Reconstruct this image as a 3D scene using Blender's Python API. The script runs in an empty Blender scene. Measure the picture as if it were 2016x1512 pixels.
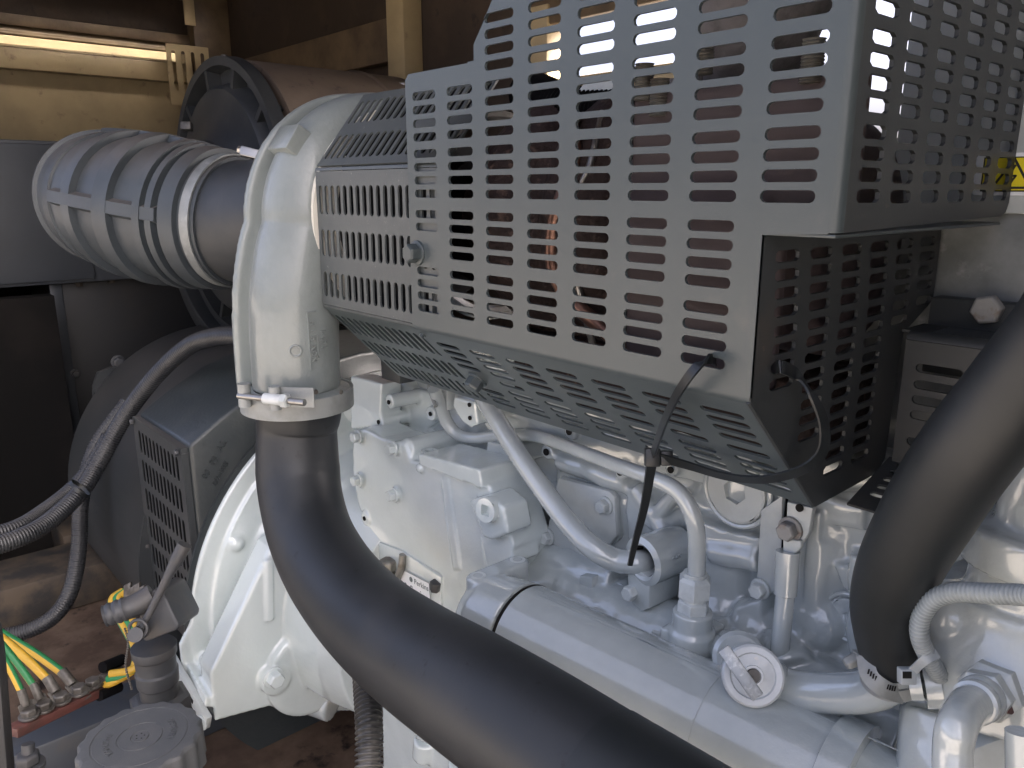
import bpy, bmesh, math, random
from mathutils import Vector as V, Matrix as MX
random.seed(4)
SC = bpy.context.scene
COL = SC.collection
PI = math.pi
rad = math.radians
CZ = 1.5                      # height of the photographer's phone above the ground outside
# ------------------------------------------------------------------ camera
FPX, PITCH, HEAD = 1555.0, rad(13.9), rad(41.4)
sh, ch = math.sin(HEAD), math.cos(HEAD)
CR = V((sh, ch, 0))
CF = V((-ch*math.cos(PITCH), sh*math.cos(PITCH), -math.sin(PITCH)))
CU = V((-ch*math.sin(PITCH), sh*math.sin(PITCH), math.cos(PITCH)))
cd = bpy.data.cameras.new('camera'); cam = bpy.data.objects.new('camera', cd); COL.objects.link(cam)
cd.sensor_width = 36; cd.lens = FPX/2016*36; cd.clip_start = 0.02; cd.clip_end = 400
mw = MX((CR, CU, -CF)).transposed().to_4x4(); mw.translation = V((0, 0, CZ)); cam.matrix_world = mw
SC.camera = cam
# ------------------------------------------------------------------ light
SUN_AZ, SUN_EL = rad(62), rad(38)
w = bpy.data.worlds.new('World'); SC.world = w; w.use_nodes = True
nt = w.node_tree; bg = nt.nodes['Background']
sk = nt.nodes.new('ShaderNodeTexSky'); sk.sky_type = 'NISHITA'; sk.sun_disc = False
sk.sun_elevation = SUN_EL; sk.sun_rotation = SUN_AZ; sk.air_density = 0.20; sk.dust_density = 9.0; sk.ozone_density = 0.8
nt.links.new(sk.outputs[0], bg.inputs[0]); bg.inputs[1].default_value = 0.15
sd = bpy.data.lights.new('sun', 'SUN'); sd.energy = 3.2; sd.angle = rad(0.5); sd.color = (1, .90, .76)
so = bpy.data.objects.new('sun', sd); COL.objects.link(so)
sdir = V((math.sin(SUN_AZ)*math.cos(SUN_EL), math.cos(SUN_AZ)*math.cos(SUN_EL), math.sin(SUN_EL)))
so.rotation_euler = sdir.to_track_quat('Z', 'Y').to_euler(); so.location = (3, 3, 6)
SC.view_settings.view_transform = 'Standard'; SC.view_settings.look = 'None'
SC.view_settings.exposure = 3.22; SC.view_settings.gamma = 1.0
SC.render.engine = 'CYCLES'; SC.cycles.max_bounces = 8
# ------------------------------------------------------------------ points: a line of sight meets a plane of the machine
def ray(x, y): return CR*(x-1008) + CU*(756-y) + CF*FPX
def PY(x, y, v): d = ray(x, y); return d*(v/d.y)
def PX(x, y, v): d = ray(x, y); return d*(v/d.x)
def PZ(x, y, v): d = ray(x, y); return d*(v/d.z)
def PD(x, y, v): return ray(x, y)*(v/FPX)
# ------------------------------------------------------------------ materials
def _n(nt, t, **k):
    n = nt.nodes.new(t)
    for a, b in k.items(): setattr(n, a, b)
    return n
BRIGHT = ('engine_white_gloss', 'engine_grey_gloss', 'bolt_paint', 'silver_cast_paint', 'painted_oil_cap', 'pale_metal_plate', 'label_white', 'label_yellow', 'grey_conduit', 'grey_painted_tie', 'wire_yellow', 'wire_green', 'worn_steel_bar', 'outside_concrete', 'cream_backplate', 'canopy_tan_paint', 'clamp_grey_paint')
def mat(name, c, r=.5, metal=0, c2=None, ns=6., lo=.45, hi=.62, bump=0, bs=120., bd=.002, coat=0, c3=None, ns3=30., lo3=.6, hi3=.7, r2=None, spec=.5, up=None, upc=(.2, .16, .12), bump2=0, bs2=12.):
    if name not in BRIGHT: c, c2, c3 = [None if q is None else tuple(a*.74 for a in q) for q in (c, c2, c3)]   # paint values were judged one stop too light
    m = bpy.data.materials.new(name); m.use_nodes = True
    t = m.node_tree; b = t.nodes['Principled BSDF']; L = t.links.new
    b.inputs['Base Color'].default_value = (*c, 1); b.inputs['Roughness'].default_value = r
    b.inputs['Metallic'].default_value = metal; b.inputs['Specular IOR Level'].default_value = spec
    if coat: b.inputs['Coat Weight'].default_value = coat; b.inputs['Coat Roughness'].default_value = .10; b.inputs['Coat IOR'].default_value = 1.75
    geo = _n(t, 'ShaderNodeNewGeometry')
    col = None
    def mixin(col, base, cc, scale, lo, hi, det=6):
        nz = _n(t, 'ShaderNodeTexNoise'); nz.inputs['Scale'].default_value = scale; nz.inputs['Detail'].default_value = det
        nz.inputs['Roughness'].default_value = .62
        L(geo.outputs['Position'], nz.inputs['Vector'])
        mr = _n(t, 'ShaderNodeMapRange'); mr.inputs[1].default_value = lo; mr.inputs[2].default_value = hi
        L(nz.outputs[0], mr.inputs[0])
        mx = _n(t, 'ShaderNodeMix', data_type='RGBA'); L(mr.outputs[0], mx.inputs[0])
        if col is None: mx.inputs[6].default_value = (*base, 1)
        else: L(col, mx.inputs[6])
        mx.inputs[7].default_value = (*cc, 1)
        return mx.outputs[2], mr.outputs[0]
    fac = None
    if c2 is not None: col, fac = mixin(col, c, c2, ns, lo, hi)
    if c3 is not None: col, _ = mixin(col, c, c3, ns3, lo3, hi3)
    if up is not None:                      # settled dust on upward faces
        sx = _n(t, 'ShaderNodeSeparateXYZ'); L(geo.outputs['Normal'], sx.inputs[0])
        nz = _n(t, 'ShaderNodeTexNoise'); nz.inputs['Scale'].default_value = 9; nz.inputs['Detail'].default_value = 7
        L(geo.outputs['Position'], nz.inputs['Vector'])
        ad = _n(t, 'ShaderNodeMath', operation='MULTIPLY_ADD'); L(nz.outputs[0], ad.inputs[0]); ad.inputs[1].default_value = .7; L(sx.outputs[2], ad.inputs[2])
        mr = _n(t, 'ShaderNodeMapRange'); mr.inputs[1].default_value = .75; mr.inputs[2].default_value = 1.5; mr.inputs[4].default_value = up
        L(ad.outputs[0], mr.inputs[0])
        mx = _n(t, 'ShaderNodeMix', data_type='RGBA'); L(mr.outputs[0], mx.inputs[0])
        if col is None: mx.inputs[6].default_value = (*c, 1)
        else: L(col, mx.inputs[6])
        mx.inputs[7].default_value = (*upc, 1); col = mx.outputs[2]
    if col is not None: L(col, b.inputs['Base Color'])
    if r2 is not None and fac is not None:
        mr = _n(t, 'ShaderNodeMapRange'); mr.inputs[3].default_value = r; mr.inputs[4].default_value = r2; L(fac, mr.inputs[0]); L(mr.outputs[0], b.inputs['Roughness'])
    last = None
    for st, sc_, dd in ((bump, bs, bd), (bump2, bs2, .004)):
        if not st: continue
        nz = _n(t, 'ShaderNodeTexNoise'); nz.inputs['Scale'].default_value = sc_; nz.inputs['Detail'].default_value = 3
        L(geo.outputs['Position'], nz.inputs['Vector'])
        bp = _n(t, 'ShaderNodeBump'); bp.inputs['Strength'].default_value = st; bp.inputs['Distance'].default_value = dd
        L(nz.outputs[0], bp.inputs['Height'])
        if last: L(last, bp.inputs['Normal'])
        last = bp.outputs[0]
    if last: L(last, b.inputs['Normal'])
    return m
M = {}
M['white'] = mat('engine_white_gloss', (.61, .67, .655), .22, c2=(.56, .62, .605), ns=5, bump=.22, bs=130, coat=1.0, bump2=.18, bs2=22)
M['grey'] = mat('engine_grey_gloss', (.45, .49, .485), .20, c2=(.40, .44, .435), ns=6, bump=.26, bs=150, coat=1.0, bump2=.14, bs2=25)
M['bolt'] = mat('bolt_paint', (.52, .56, .55), .36, c2=(.43, .465, .46), ns=40, bump=.1, bs=300, coat=.2)
M['silver'] = mat('silver_cast_paint', (.20, .224, .218), .36, c2=(.175, .197, .19), ns=9, bump=.55, bs=75, coat=.25)
M['silverrust'] = mat('rusty_edge', (.30, .22, .16), .6, c2=(.16, .08, .05), ns=30, bump=.3, bs=150)
M['guard'] = mat('guard_satin_paint', (.070, .087, .092), .34, c2=(.063, .079, .084), ns=3, bump=.05, bs=400, c3=(.100, .108, .105), ns3=14, lo3=.62, hi3=.8)
M['guardside'] = mat('guard_dusty_shaded_paint', (.046, .051, .053), .45, c2=(.072, .064, .057), ns=7, lo=.55, hi=.8, bump=.06, bs=400, c3=(.12, .095, .078), ns3=40, lo3=.66, hi3=.74)  # guard paint darkened for the shaded side sheets, with brown dust
M['louver'] = mat('louvre_speckled_paint', (.078, .090, .092), .40, c2=(.094, .106, .107), ns=10, c3=(.27, .28, .28), ns3=160, lo3=.66, hi3=.74, bump=.1, bs=300)
M['rubber'] = mat('black_charge_hose', (.022, .025, .028), .48, c2=(.044, .045, .046), ns=5, lo=.5, hi=.72, c3=(.012, .012, .012), ns3=38, lo3=.63, hi3=.7, bump=.06, bs=260, r2=.6)
M['hose'] = mat('satin_black_hose', (.015, .019, .021), .48, c2=(.021, .024, .026), ns=7, bump=.05, bs=300)
M['intake'] = mat('intake_dusty_rubber', (.056, .068, .078), .48, c2=(.043, .052, .060), ns=5, bump=.07, bs=200, up=.55, upc=(.15, .125, .10))
M['filter'] = mat('air_filter_plastic', (.030, .034, .039), .5, c2=(.045, .048, .05), ns=8, bump=.05, bs=200)
M['filterbody'] = mat('air_filter_dusty_body', (.125, .095, .075), .62, c2=(.19, .145, .11), ns=4, lo=.4, hi=.65, c3=(.08, .055, .045), ns3=22, bump=.1, bs=160)
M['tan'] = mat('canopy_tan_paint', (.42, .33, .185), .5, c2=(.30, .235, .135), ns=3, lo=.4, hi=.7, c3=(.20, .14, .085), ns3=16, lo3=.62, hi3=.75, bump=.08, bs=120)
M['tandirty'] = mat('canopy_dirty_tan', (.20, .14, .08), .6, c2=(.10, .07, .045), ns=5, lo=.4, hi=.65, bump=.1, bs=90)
M['liner'] = mat('canopy_brown_liner', (.050, .034, .024), .75, c2=(.075, .05, .033), ns=4, bump=.3, bs=60, c3=(.03, .022, .017), ns3=18)
M['shadeblack'] = mat('black_shade_sheet', (.008, .0078, .008), .9, c2=(.014, .0125, .012), ns=4, spec=.1)  # near black that stands in for deep shade at the left
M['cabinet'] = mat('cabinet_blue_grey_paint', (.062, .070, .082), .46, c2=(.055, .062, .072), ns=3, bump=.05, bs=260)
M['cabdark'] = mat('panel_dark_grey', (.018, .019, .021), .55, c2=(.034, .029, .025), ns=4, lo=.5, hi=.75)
M['alt'] = mat('alternator_grey_paint', (.044, .049, .052), .40, c2=(.054, .058, .06), ns=6, bump=.12, bs=140, up=.4, upc=(.15, .13, .11))
M['altcast'] = mat('alternator_cast_iron_paint', (.036, .044, .047), .38, c2=(.058, .065, .065), ns=9, lo=.5, hi=.75, bump=.25, bs=120)
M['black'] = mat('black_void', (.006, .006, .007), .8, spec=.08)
M['cond'] = mat('black_conduit', (.020, .022, .026), .42, c2=(.035, .037, .04), ns=12, up=.35, upc=(.12, .11, .10))
M['condgrey'] = mat('grey_conduit', (.25, .28, .285), .42, c2=(.21, .235, .24), ns=20)
M['condclear'] = mat('dark_spiral_conduit', (.05, .05, .048), .3, c2=(.20, .19, .17), ns=16, lo=.45, hi=.65)
M['rustfloor'] = mat('rusty_floor_plate', (.088, .058, .041), .75, c2=(.16, .112, .08), ns=7, lo=.42, hi=.62, c3=(.018, .013, .011), ns3=13, lo3=.55, hi3=.64, bump=.35, bs=50, r2=.6, spec=.25)
M['rail'] = mat('base_frame_blue_grey', (.045, .052, .062), .5, c2=(.07, .062, .052), ns=8, lo=.55, hi=.75, bump=.1, bs=120)
M['raildust'] = mat('base_frame_dusty', (.085, .062, .040), .75, c2=(.022, .020, .018), ns=9, lo=.40, hi=.60)
M['rust'] = mat('rough_exhaust_rust', (.040, .022, .019), .75, c2=(.12, .075, .06), ns=55, lo=.58, hi=.66, bump=.9, bs=60, bd=.006, c3=(.022, .014, .013), ns3=12)
M['iron'] = mat('brown_manifold_iron', (.105, .078, .078), .6, c2=(.085, .06, .06), ns=9, bump=.15, bs=180)
M['wrap'] = mat('grey_insulated_exhaust', (.30, .28, .28), .75, c2=(.20, .185, .185), ns=30, bump=.5, bs=90, bd=.004)
M['steel'] = mat('bright_steel', (.50, .49, .47), .30, metal=.9, c2=(.36, .34, .32), ns=25)
M['brass'] = mat('dull_brass_fitting', (.34, .335, .30), .4, metal=.5, c2=(.24, .21, .17), ns=30)
M['copper'] = mat('copper_heat_tube', (.36, .20, .15), .35, metal=.7, c2=(.2, .11, .09), ns=30)
M['galv'] = mat('galvanised_sheet', (.34, .36, .36), .42, metal=.15, c2=(.20, .215, .215), ns=8, lo=.4, hi=.62, c3=(.46, .475, .47), ns3=26, lo3=.6, hi3=.75)
M['clamp'] = mat('clamp_grey_paint', (.25, .265, .26), .42, c2=(.20, .21, .20), ns=18, bump=.2, bs=200)
M['tie'] = mat('black_nylon_tie', (.013, .016, .018), .38, spec=.5)
M['tiegrey'] = mat('grey_painted_tie', (.33, .36, .37), .4)
M['cap'] = mat('fuel_cap_black_plastic', (.10, .106, .110), .6, c2=(.12, .123, .125), ns=20, c3=(.2, .195, .19), ns3=90, lo3=.7, hi3=.76, bump=.15, bs=400)
M['capsilver'] = mat('painted_oil_cap', (.56, .59, .59), .3, c2=(.50, .53, .53), ns=25, coat=.3, c3=(.62, .60, .55), ns3=60, lo3=.64, hi3=.7)
M['capbar'] = mat('worn_steel_bar', (.40, .42, .42), .36, metal=.2, c2=(.58, .60, .59), ns=90, lo=.5, hi=.6, bump=.3, bs=250)
M['wireY'] = mat('wire_yellow', (.50, .30, .03), .45)
M['wireG'] = mat('wire_green', (.02, .18, .06), .45)
M['busbar'] = mat('painted_copper_busbar', (.16, .060, .05), .45, c2=(.10, .05, .042), ns=20)
M['lugm'] = mat('tinned_lug', (.16, .15, .135), .5, metal=.4, c2=(.09, .08, .07), ns=40)
M['pump'] = mat('drain_pump_grey', (.060, .064, .070), .5, c2=(.085, .08, .075), ns=12, bump=.1, bs=140)
M['yellow'] = mat('label_yellow', (.75, .62, .01), .4)
M['labelwhite'] = mat('label_white', (.78, .80, .80), .35)
M['ink'] = mat('label_black', (.012, .012, .012), .5)
M['inkgrey'] = mat('label_grey_print', (.16, .20, .20), .5)
M['red'] = mat('red_sealing_ring', (.50, .06, .05), .45)
M['pale'] = mat('pale_metal_plate', (.47, .505, .495), .38, c2=(.42, .45, .44), ns=18)
M['ground'] = mat('outside_concrete', (.20, .186, .167), .9, c2=(.16, .148, .132), ns=1.5, bump=.3, bs=20)
M['rustbolt'] = mat('rusty_bolt', (.32, .32, .305), .55, c2=(.24, .185, .15), ns=60, lo=.54, hi=.68, bump=.3, bs=150)
M['hole'] = mat('dark_hole', (.02, .019, .018), .8, spec=.1)
M['cream'] = mat('cream_backplate', (.62, .60, .53), .45)
# ------------------------------------------------------------------ geometry bag
def basis(a):
    a = V(a).normalized(); u = a.orthogonal().normalized(); return a, u, a.cross(u)
class G:
    def __init__(s): s.v = []; s.f = []
    def add(s, vs, fs):
        o = len(s.v); s.v += [V(p) for p in vs]; s.f += [tuple(i+o for i in f) for f in fs]; return s
    def box(s, lo, hi, R=None, piv=None):
        lo = V(lo); hi = V(hi)
        vs = [V((x, y, z)) for x in (lo.x, hi.x) for y in (lo.y, hi.y) for z in (lo.z, hi.z)]
        if R is not None:
            c = V(piv) if piv is not None else (lo+hi)/2
            vs = [c + R @ (p-c) for p in vs]
        return s.add(vs, [(0, 1, 3, 2), (4, 6, 7, 5), (0, 4, 5, 1), (2, 3, 7, 6), (0, 2, 6, 4), (1, 5, 7, 3)])
    def obox(s, c, ax, ay, az):            # centre and three half-axes
        c = V(c); ax = V(ax); ay = V(ay); az = V(az)
        vs = [c + ax*i + ay*j + az*k for i in (-1, 1) for j in (-1, 1) for k in (-1, 1)]
        return s.add(vs, [(0, 1, 3, 2), (4, 6, 7, 5), (0, 4, 5, 1), (2, 3, 7, 6), (0, 2, 6, 4), (1, 5, 7, 3)])
    def prism(s, poly, vec):
        vec = V(vec); n = len(poly); vs = [V(p) for p in poly]
        return s.add(vs + [p+vec for p in vs], [tuple(range(n))[::-1], tuple(range(n, 2*n))] + [(i, (i+1) % n, n+(i+1) % n, n+i) for i in range(n)])
    def frustum(s, poly, poly2):
        n = len(poly)
        return s.add([V(p) for p in poly] + [V(p) for p in poly2], [tuple(range(n))[::-1], tuple(range(n, 2*n))] + [(i, (i+1) % n, n+(i+1) % n, n+i) for i in range(n)])
    def lathe(s, p, axis, prof, n=32, ph=0, a0=0, a1=2*PI, caps=True, closed=False):
        p = V(p); a, u, v = basis(axis); full = abs(a1-a0) > 6.28
        m = n if full else n+1
        vs = []
        for t, r in prof:
            for k in range(m):
                g = a0 + (a1-a0)*k/n + ph
                vs.append(p + a*t + (u*math.cos(g) + v*math.sin(g))*r)
        fs = []; q = len(prof)
        for i in range(q if closed else q-1):
            for k in range(n if full else n):
                k2 = (k+1) % m
                j = (i+1) % q
                fs.append((i*m+k, i*m+k2, j*m+k2, j*m+k))
        if caps and not closed:
            fs.append(tuple(range(m))[::-1]); fs.append(tuple(range((q-1)*m, q*m)))
        return s.add(vs, fs)
    def cyl(s, p0, p1, r0, r1=None, n=24):
        p0 = V(p0); p1 = V(p1); d = p1-p0
        return s.lathe(p0, d, [(0, r0), (d.length, r0 if r1 is None else r1)], n)
    def ball(s, c, r, n=16, sc=(1, 1, 1)):
        c = V(c); vs = []; fs = []; h = n//2
        for i in range(h+1):
            t = PI*i/h
            for k in range(n):
                g = 2*PI*k/n
                vs.append(c + V((math.sin(t)*math.cos(g)*r*sc[0], math.sin(t)*math.sin(g)*r*sc[1], math.cos(t)*r*sc[2])))
        for i in range(h):
            for k in range(n): fs.append((i*n+k, (i+1)*n+k, (i+1)*n+(k+1) % n, i*n+(k+1) % n))
        return s.add(vs, fs)
    def torus(s, c, axis, R, r, n=40, m=12, a0=0, a1=2*PI, fl=1):
        prof = [(math.sin(2*PI*k/m)*r*fl, R+math.cos(2*PI*k/m)*r) for k in range(m)]
        return s.lathe(c, axis, prof, n, a0=a0, a1=a1, caps=False, closed=True)
    def hexp(s, p, axis, af, h, ph=0):     # chamfered hexagon prism
        R = af/2/math.cos(PI/6)
        return s.lathe(p, axis, [(0, R), (h*.82, R), (h, af*.46)], 6, ph)
class Path:
    def __init__(s, pts, rs, n=10):
        P = [V(p) for p in pts]; R = list(rs) if hasattr(rs, '__len__') else [rs]*len(P)
        A = [P[0]*2-P[1]] + P + [P[-1]*2-P[-2]]; B = [R[0]] + R + [R[-1]]
        s.p = []; s.r = []
        for i in range(1, len(A)-2):
            for k in range(n):
                t = k/n
                def cr(a, b, c, d): return ((b*2) + (c-a)*t + (a*2-b*5+c*4-d)*t*t + (b*3-a-c*3+d)*t**3)*.5
                s.p.append(cr(A[i-1], A[i], A[i+1], A[i+2])); s.r.append(B[i]*(1-t)+B[i+1]*t)
        s.p.append(A[-2]); s.r.append(B[-2]); s.frames()
    def frames(s):
        n = len(s.p); s.t = []
        for i in range(n):
            s.t.append((s.p[min(i+1, n-1)]-s.p[max(i-1, 0)]).normalized())
        u = s.t[0].orthogonal().normalized(); s.u = []; s.w = []
        for i in range(n):
            u = (u - s.t[i]*u.dot(s.t[i])).normalized(); s.u.append(u); s.w.append(s.t[i].cross(u))
        s.L = [0]
        for i in range(1, n): s.L.append(s.L[-1] + (s.p[i]-s.p[i-1]).length)
    def at(s, l):
        l = max(0, min(l, s.L[-1])); i = 0
        while i < len(s.L)-2 and s.L[i+1] < l: i += 1
        f = (l-s.L[i])/max(1e-9, s.L[i+1]-s.L[i])
        return s.p[i].lerp(s.p[i+1], f), s.t[i].lerp(s.t[i+1], f).normalized(), s.u[i].lerp(s.u[i+1], f), s.w[i].lerp(s.w[i+1], f), s.r[i]*(1-f)+s.r[i+1]*f
    def resample(s, step):
        n = max(2, int(s.L[-1]/step)); P = []; R = []
        for k in range(n+1):
            a = s.at(s.L[-1]*k/n); P.append(a[0]); R.append(a[4])
        q = Path.__new__(Path); q.p = P; q.r = R; q.frames(); return q
def tube(g, P, n=24, caps=True, rf=None, ell=None):
    vs = []; m = len(P.p)
    for i in range(m):
        r = P.r[i] if rf is None else rf(P.L[i], P.r[i])
        for k in range(n):
            a = 2*PI*k/n; e = (1, 1) if ell is None else ell
            vs.append(P.p[i] + P.u[i]*math.cos(a)*r*e[0] + P.w[i]*math.sin(a)*r*e[1])
    fs = [(i*n+k, i*n+(k+1) % n, (i+1)*n+(k+1) % n, (i+1)*n+k) for i in range(m-1) for k in range(n)]
    if caps: fs += [tuple(range(n))[::-1], tuple(range((m-1)*n, m*n))]
    return g.add(vs, fs)
def ribbon(g, P, w, th, up):               # flat strap; up may be a function of the index
    vs = []; m = len(P.p)
    for i in range(m):
        nrm = V(up(i/(m-1)) if callable(up) else up); t = P.t[i]; nrm = (nrm - t*nrm.dot(t)).normalized(); sd_ = t.cross(nrm)
        ww = w(i/(m-1)) if callable(w) else w
        for a, b in ((-1, -1), (1, -1), (1, 1), (-1, 1)): vs.append(P.p[i] + sd_*a*ww/2 + nrm*b*th/2)
    fs = [(i*4+k, i*4+(k+1) % 4, (i+1)*4+(k+1) % 4, (i+1)*4+k) for i in range(m-1) for k in range(4)]
    fs += [(3, 2, 1, 0), tuple(range((m-1)*4, m*4))]
    return g.add(vs, fs)
def corr(g, P, pitch, amp, n=14, sq=False):   # corrugated conduit
    q = P.resample(pitch/(4 if not sq else 6))
    def rf(l, r):
        x = math.sin(2*PI*l/pitch)
        return r + amp*(max(-1, min(1, x*2.2)) if sq else x)
    return tube(g, q, n, True, rf)
# ------------------------------------------------------------------ objects
ZOFF = V((0, 0, CZ))
def link(o, parent=None):
    COL.objects.link(o)
    if parent is not None:
        o.parent = parent; pl = WL[parent.name]; o.location = WL[o.name]-pl if o.name in WL else o.location
    return o
WL = {}
def _finish(name, me, mt, parent, sharp=38, smooth=True, org=None):
    if org is None:
        n = len(me.vertices); c = V((0, 0, 0))
        for v_ in me.vertices: c += v_.co
        c /= max(1, n)
    else: c = V(org)
    me.transform(MX.Translation(-c))
    if smooth and len(me.polygons):
        me.polygons.foreach_set('use_smooth', [True]*len(me.polygons)); me.set_sharp_from_angle(angle=rad(sharp))
    me.materials.clear()
    for q in (mt if isinstance(mt, (list, tuple)) else [mt]): me.materials.append(q)
    o = bpy.data.objects.new(name, me); o.location = c+ZOFF; WL[o.name] = o.location.copy()
    return link(o, parent)
def obj(name, g, mt, parent=None, bevel=0, seg=2, sharp=38, smooth=True):
    me = bpy.data.meshes.new(name); me.from_pydata([tuple(p) for p in g.v], [], g.f); me.update()
    bm = bmesh.new(); bm.from_mesh(me)
    bmesh.ops.remove_doubles(bm, verts=bm.verts, dist=1e-6)
    bmesh.ops.recalc_face_normals(bm, faces=bm.faces)
    if bevel:
        es = [e for e in bm.edges if len(e.link_faces) == 2 and e.calc_face_angle(0) > rad(32)]
        bmesh.ops.bevel(bm, geom=es, offset=bevel, segments=seg, affect='EDGES', clamp_overlap=True, profile=.5)
    bm.to_mesh(me); bm.free()
    return _finish(name, me, mt, parent, sharp, smooth)
def cast(name, g, mt, parent=None, voxel=.004, sm=6, wob=0, wsc=14., fac=.5):
    """one rounded casting: overlapping solids fused by a voxel remesh, then softened"""
    me = bpy.data.meshes.new(name); me.from_pydata([tuple(p) for p in g.v], [], g.f)
    bm = bmesh.new(); bm.from_mesh(me); bmesh.ops.recalc_face_normals(bm, faces=bm.faces); bm.to_mesh(me); bm.free()
    o = bpy.data.objects.new('tmp', me); COL.objects.link(o)
    r = o.modifiers.new('r', 'REMESH'); r.mode = 'VOXEL'; r.voxel_size = voxel; r.use_smooth_shade = True
    s = o.modifiers.new('s', 'SMOOTH'); s.iterations = sm; s.factor = fac
    if wob:
        tx = bpy.data.textures.new('wob', 'CLOUDS'); tx.noise_scale = 1/wsc; tx.noise_depth = 1
        d = o.modifiers.new('d', 'DISPLACE'); d.texture = tx; d.strength = wob; d.mid_level = .5; d.texture_coords = 'GLOBAL'
    dg = bpy.context.evaluated_depsgraph_get()
    m2 = bpy.data.meshes.new_from_object(o.evaluated_get(dg)); m2.name = name
    COL.objects.unlink(o); bpy.data.objects.remove(o); bpy.data.meshes.remove(me)
    return _finish(name, m2, mt, parent, 60)
def plate(name, outline, holes, t, o, U, W, mt, parent=None, kind=None):
    """sheet with punched holes; (u,v) lie along U and W, thickness t along U x W"""
    cu = bpy.data.curves.new(name, 'CURVE'); cu.dimensions = '2D'; cu.fill_mode = 'BOTH'; cu.extrude = t/2
    for poly in [outline]+holes:
        sp = cu.splines.new('POLY'); sp.points.add(len(poly)-1); sp.use_cyclic_u = True
        for q, (a, b) in zip(sp.points, poly): q.co = (a, b, 0, 1)
    ob = bpy.data.objects.new('tmp', cu); COL.objects.link(ob)
    me = bpy.data.meshes.new_from_object(ob.evaluated_get(bpy.context.evaluated_depsgraph_get())); me.name = name
    COL.objects.unlink(ob); bpy.data.objects.remove(ob); bpy.data.curves.remove(cu)
    o = V(o); U = V(U).normalized(); W = V(W).normalized(); N = U.cross(W)
    m4 = MX((U, W, N)).transposed().to_4x4(); m4.translation = o + N*t/2
    me.transform(m4)
    bm = bmesh.new(); bm.from_mesh(me); bmesh.ops.remove_doubles(bm, verts=bm.verts, dist=1e-6); bmesh.ops.recalc_face_normals(bm, faces=bm.faces); bm.to_mesh(me); bm.free()
    return _finish(name, me, mt, parent, 35)
def slot(u, v, L, H, vert=False, n=5):
    r = H/2; c = L/2-r; pts = []
    for k in range(n+1): a = -PI/2+PI*k/n; pts.append((c+r*math.cos(a), r*math.sin(a)))
    for k in range(n+1): a = PI/2+PI*k/n; pts.append((-c+r*math.cos(a), r*math.sin(a)))
    if vert: pts = [(-y, x) for x, y in pts]
    return [(u+x, v+y) for x, y in pts]
def rrect(x0, y0, x1, y1, r, n=5):
    out = []
    for cx, cy, s0 in ((x1-r, y1-r, 0), (x0+r, y1-r, 1), (x0+r, y0+r, 2), (x1-r, y0+r, 3)):
        for k in range(n+1): a = PI/2*(s0+k/n); out.append((cx+r*math.cos(a), cy+r*math.sin(a)))
    return out
def thing(name, label, cat, at, group=None):
    o = bpy.data.objects.new(name, None); o.empty_display_size = .05; o.location = V(at)+ZOFF; COL.objects.link(o); WL[o.name] = o.location.copy()
    o['label'] = label; o['category'] = cat
    if group: o['group'] = group
    return o
def tag(o, label, cat, group=None):
    o['label'] = label; o['category'] = cat
    if group: o['group'] = group
    return o
def struct(name, g, mt, bevel=0):
    o = obj(name, g, mt, None, bevel); o['kind'] = 'structure'; return o
_bolt = {}
def bolt(p, axis, af, parent, mt='bolt', h=None, wash=True, name='bolt', ph=0.3, label=None):
    """hexagon bolt with flange washer seated at p; shared mesh"""
    key = (round(af, 4), mt, wash, h)
    if key not in _bolt:
        g = G(); hh = h or af*.62
        if wash: g.lathe((0, 0, 0), (0, 0, 1), [(-.002, af*.74), (af*.10, af*.74), (af*.13, af*.70)], 20)
        R = af/2/math.cos(PI/6)
        z0 = af*.11 if wash else -.002
        g.lathe((0, 0, 0), (0, 0, 1), [(z0, R), (z0+hh*.80, R), (z0+hh, R*.86)], 6)
        me = bpy.data.meshes.new(name); me.from_pydata([tuple(q) for q in g.v], [], g.f)
        bm = bmesh.new(); bm.from_mesh(me); bmesh.ops.recalc_face_normals(bm, faces=bm.faces)
        es = [e for e in bm.edges if len(e.link_faces) == 2 and e.calc_face_angle(0) > rad(35)]
        bmesh.ops.bevel(bm, geom=es, offset=af*.03, segments=1, affect='EDGES', clamp_overlap=True)
        bm.to_mesh(me); bm.free()
        me.polygons.foreach_set('use_smooth', [True]*len(me.polygons)); me.set_sharp_from_angle(angle=rad(25)); me.materials.append(M[mt]); _bolt[key] = me
    o = bpy.data.objects.new(name, _bolt[key])
    a, u, v = basis(axis); q = MX((u, v, a)).transposed().to_4x4() @ MX.Rotation(ph+random.uniform(-.4, .4), 4, 'Z')
    o.rotation_euler = q.to_euler(); o.location = V(p)+ZOFF; WL[o.name] = o.location.copy()
    if label: o['label'] = label
    return link(o, parent)
def bossring(g, p, axis, r, h): g.lathe(p, axis, [(-.01, r), (h, r)], 20)
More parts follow.
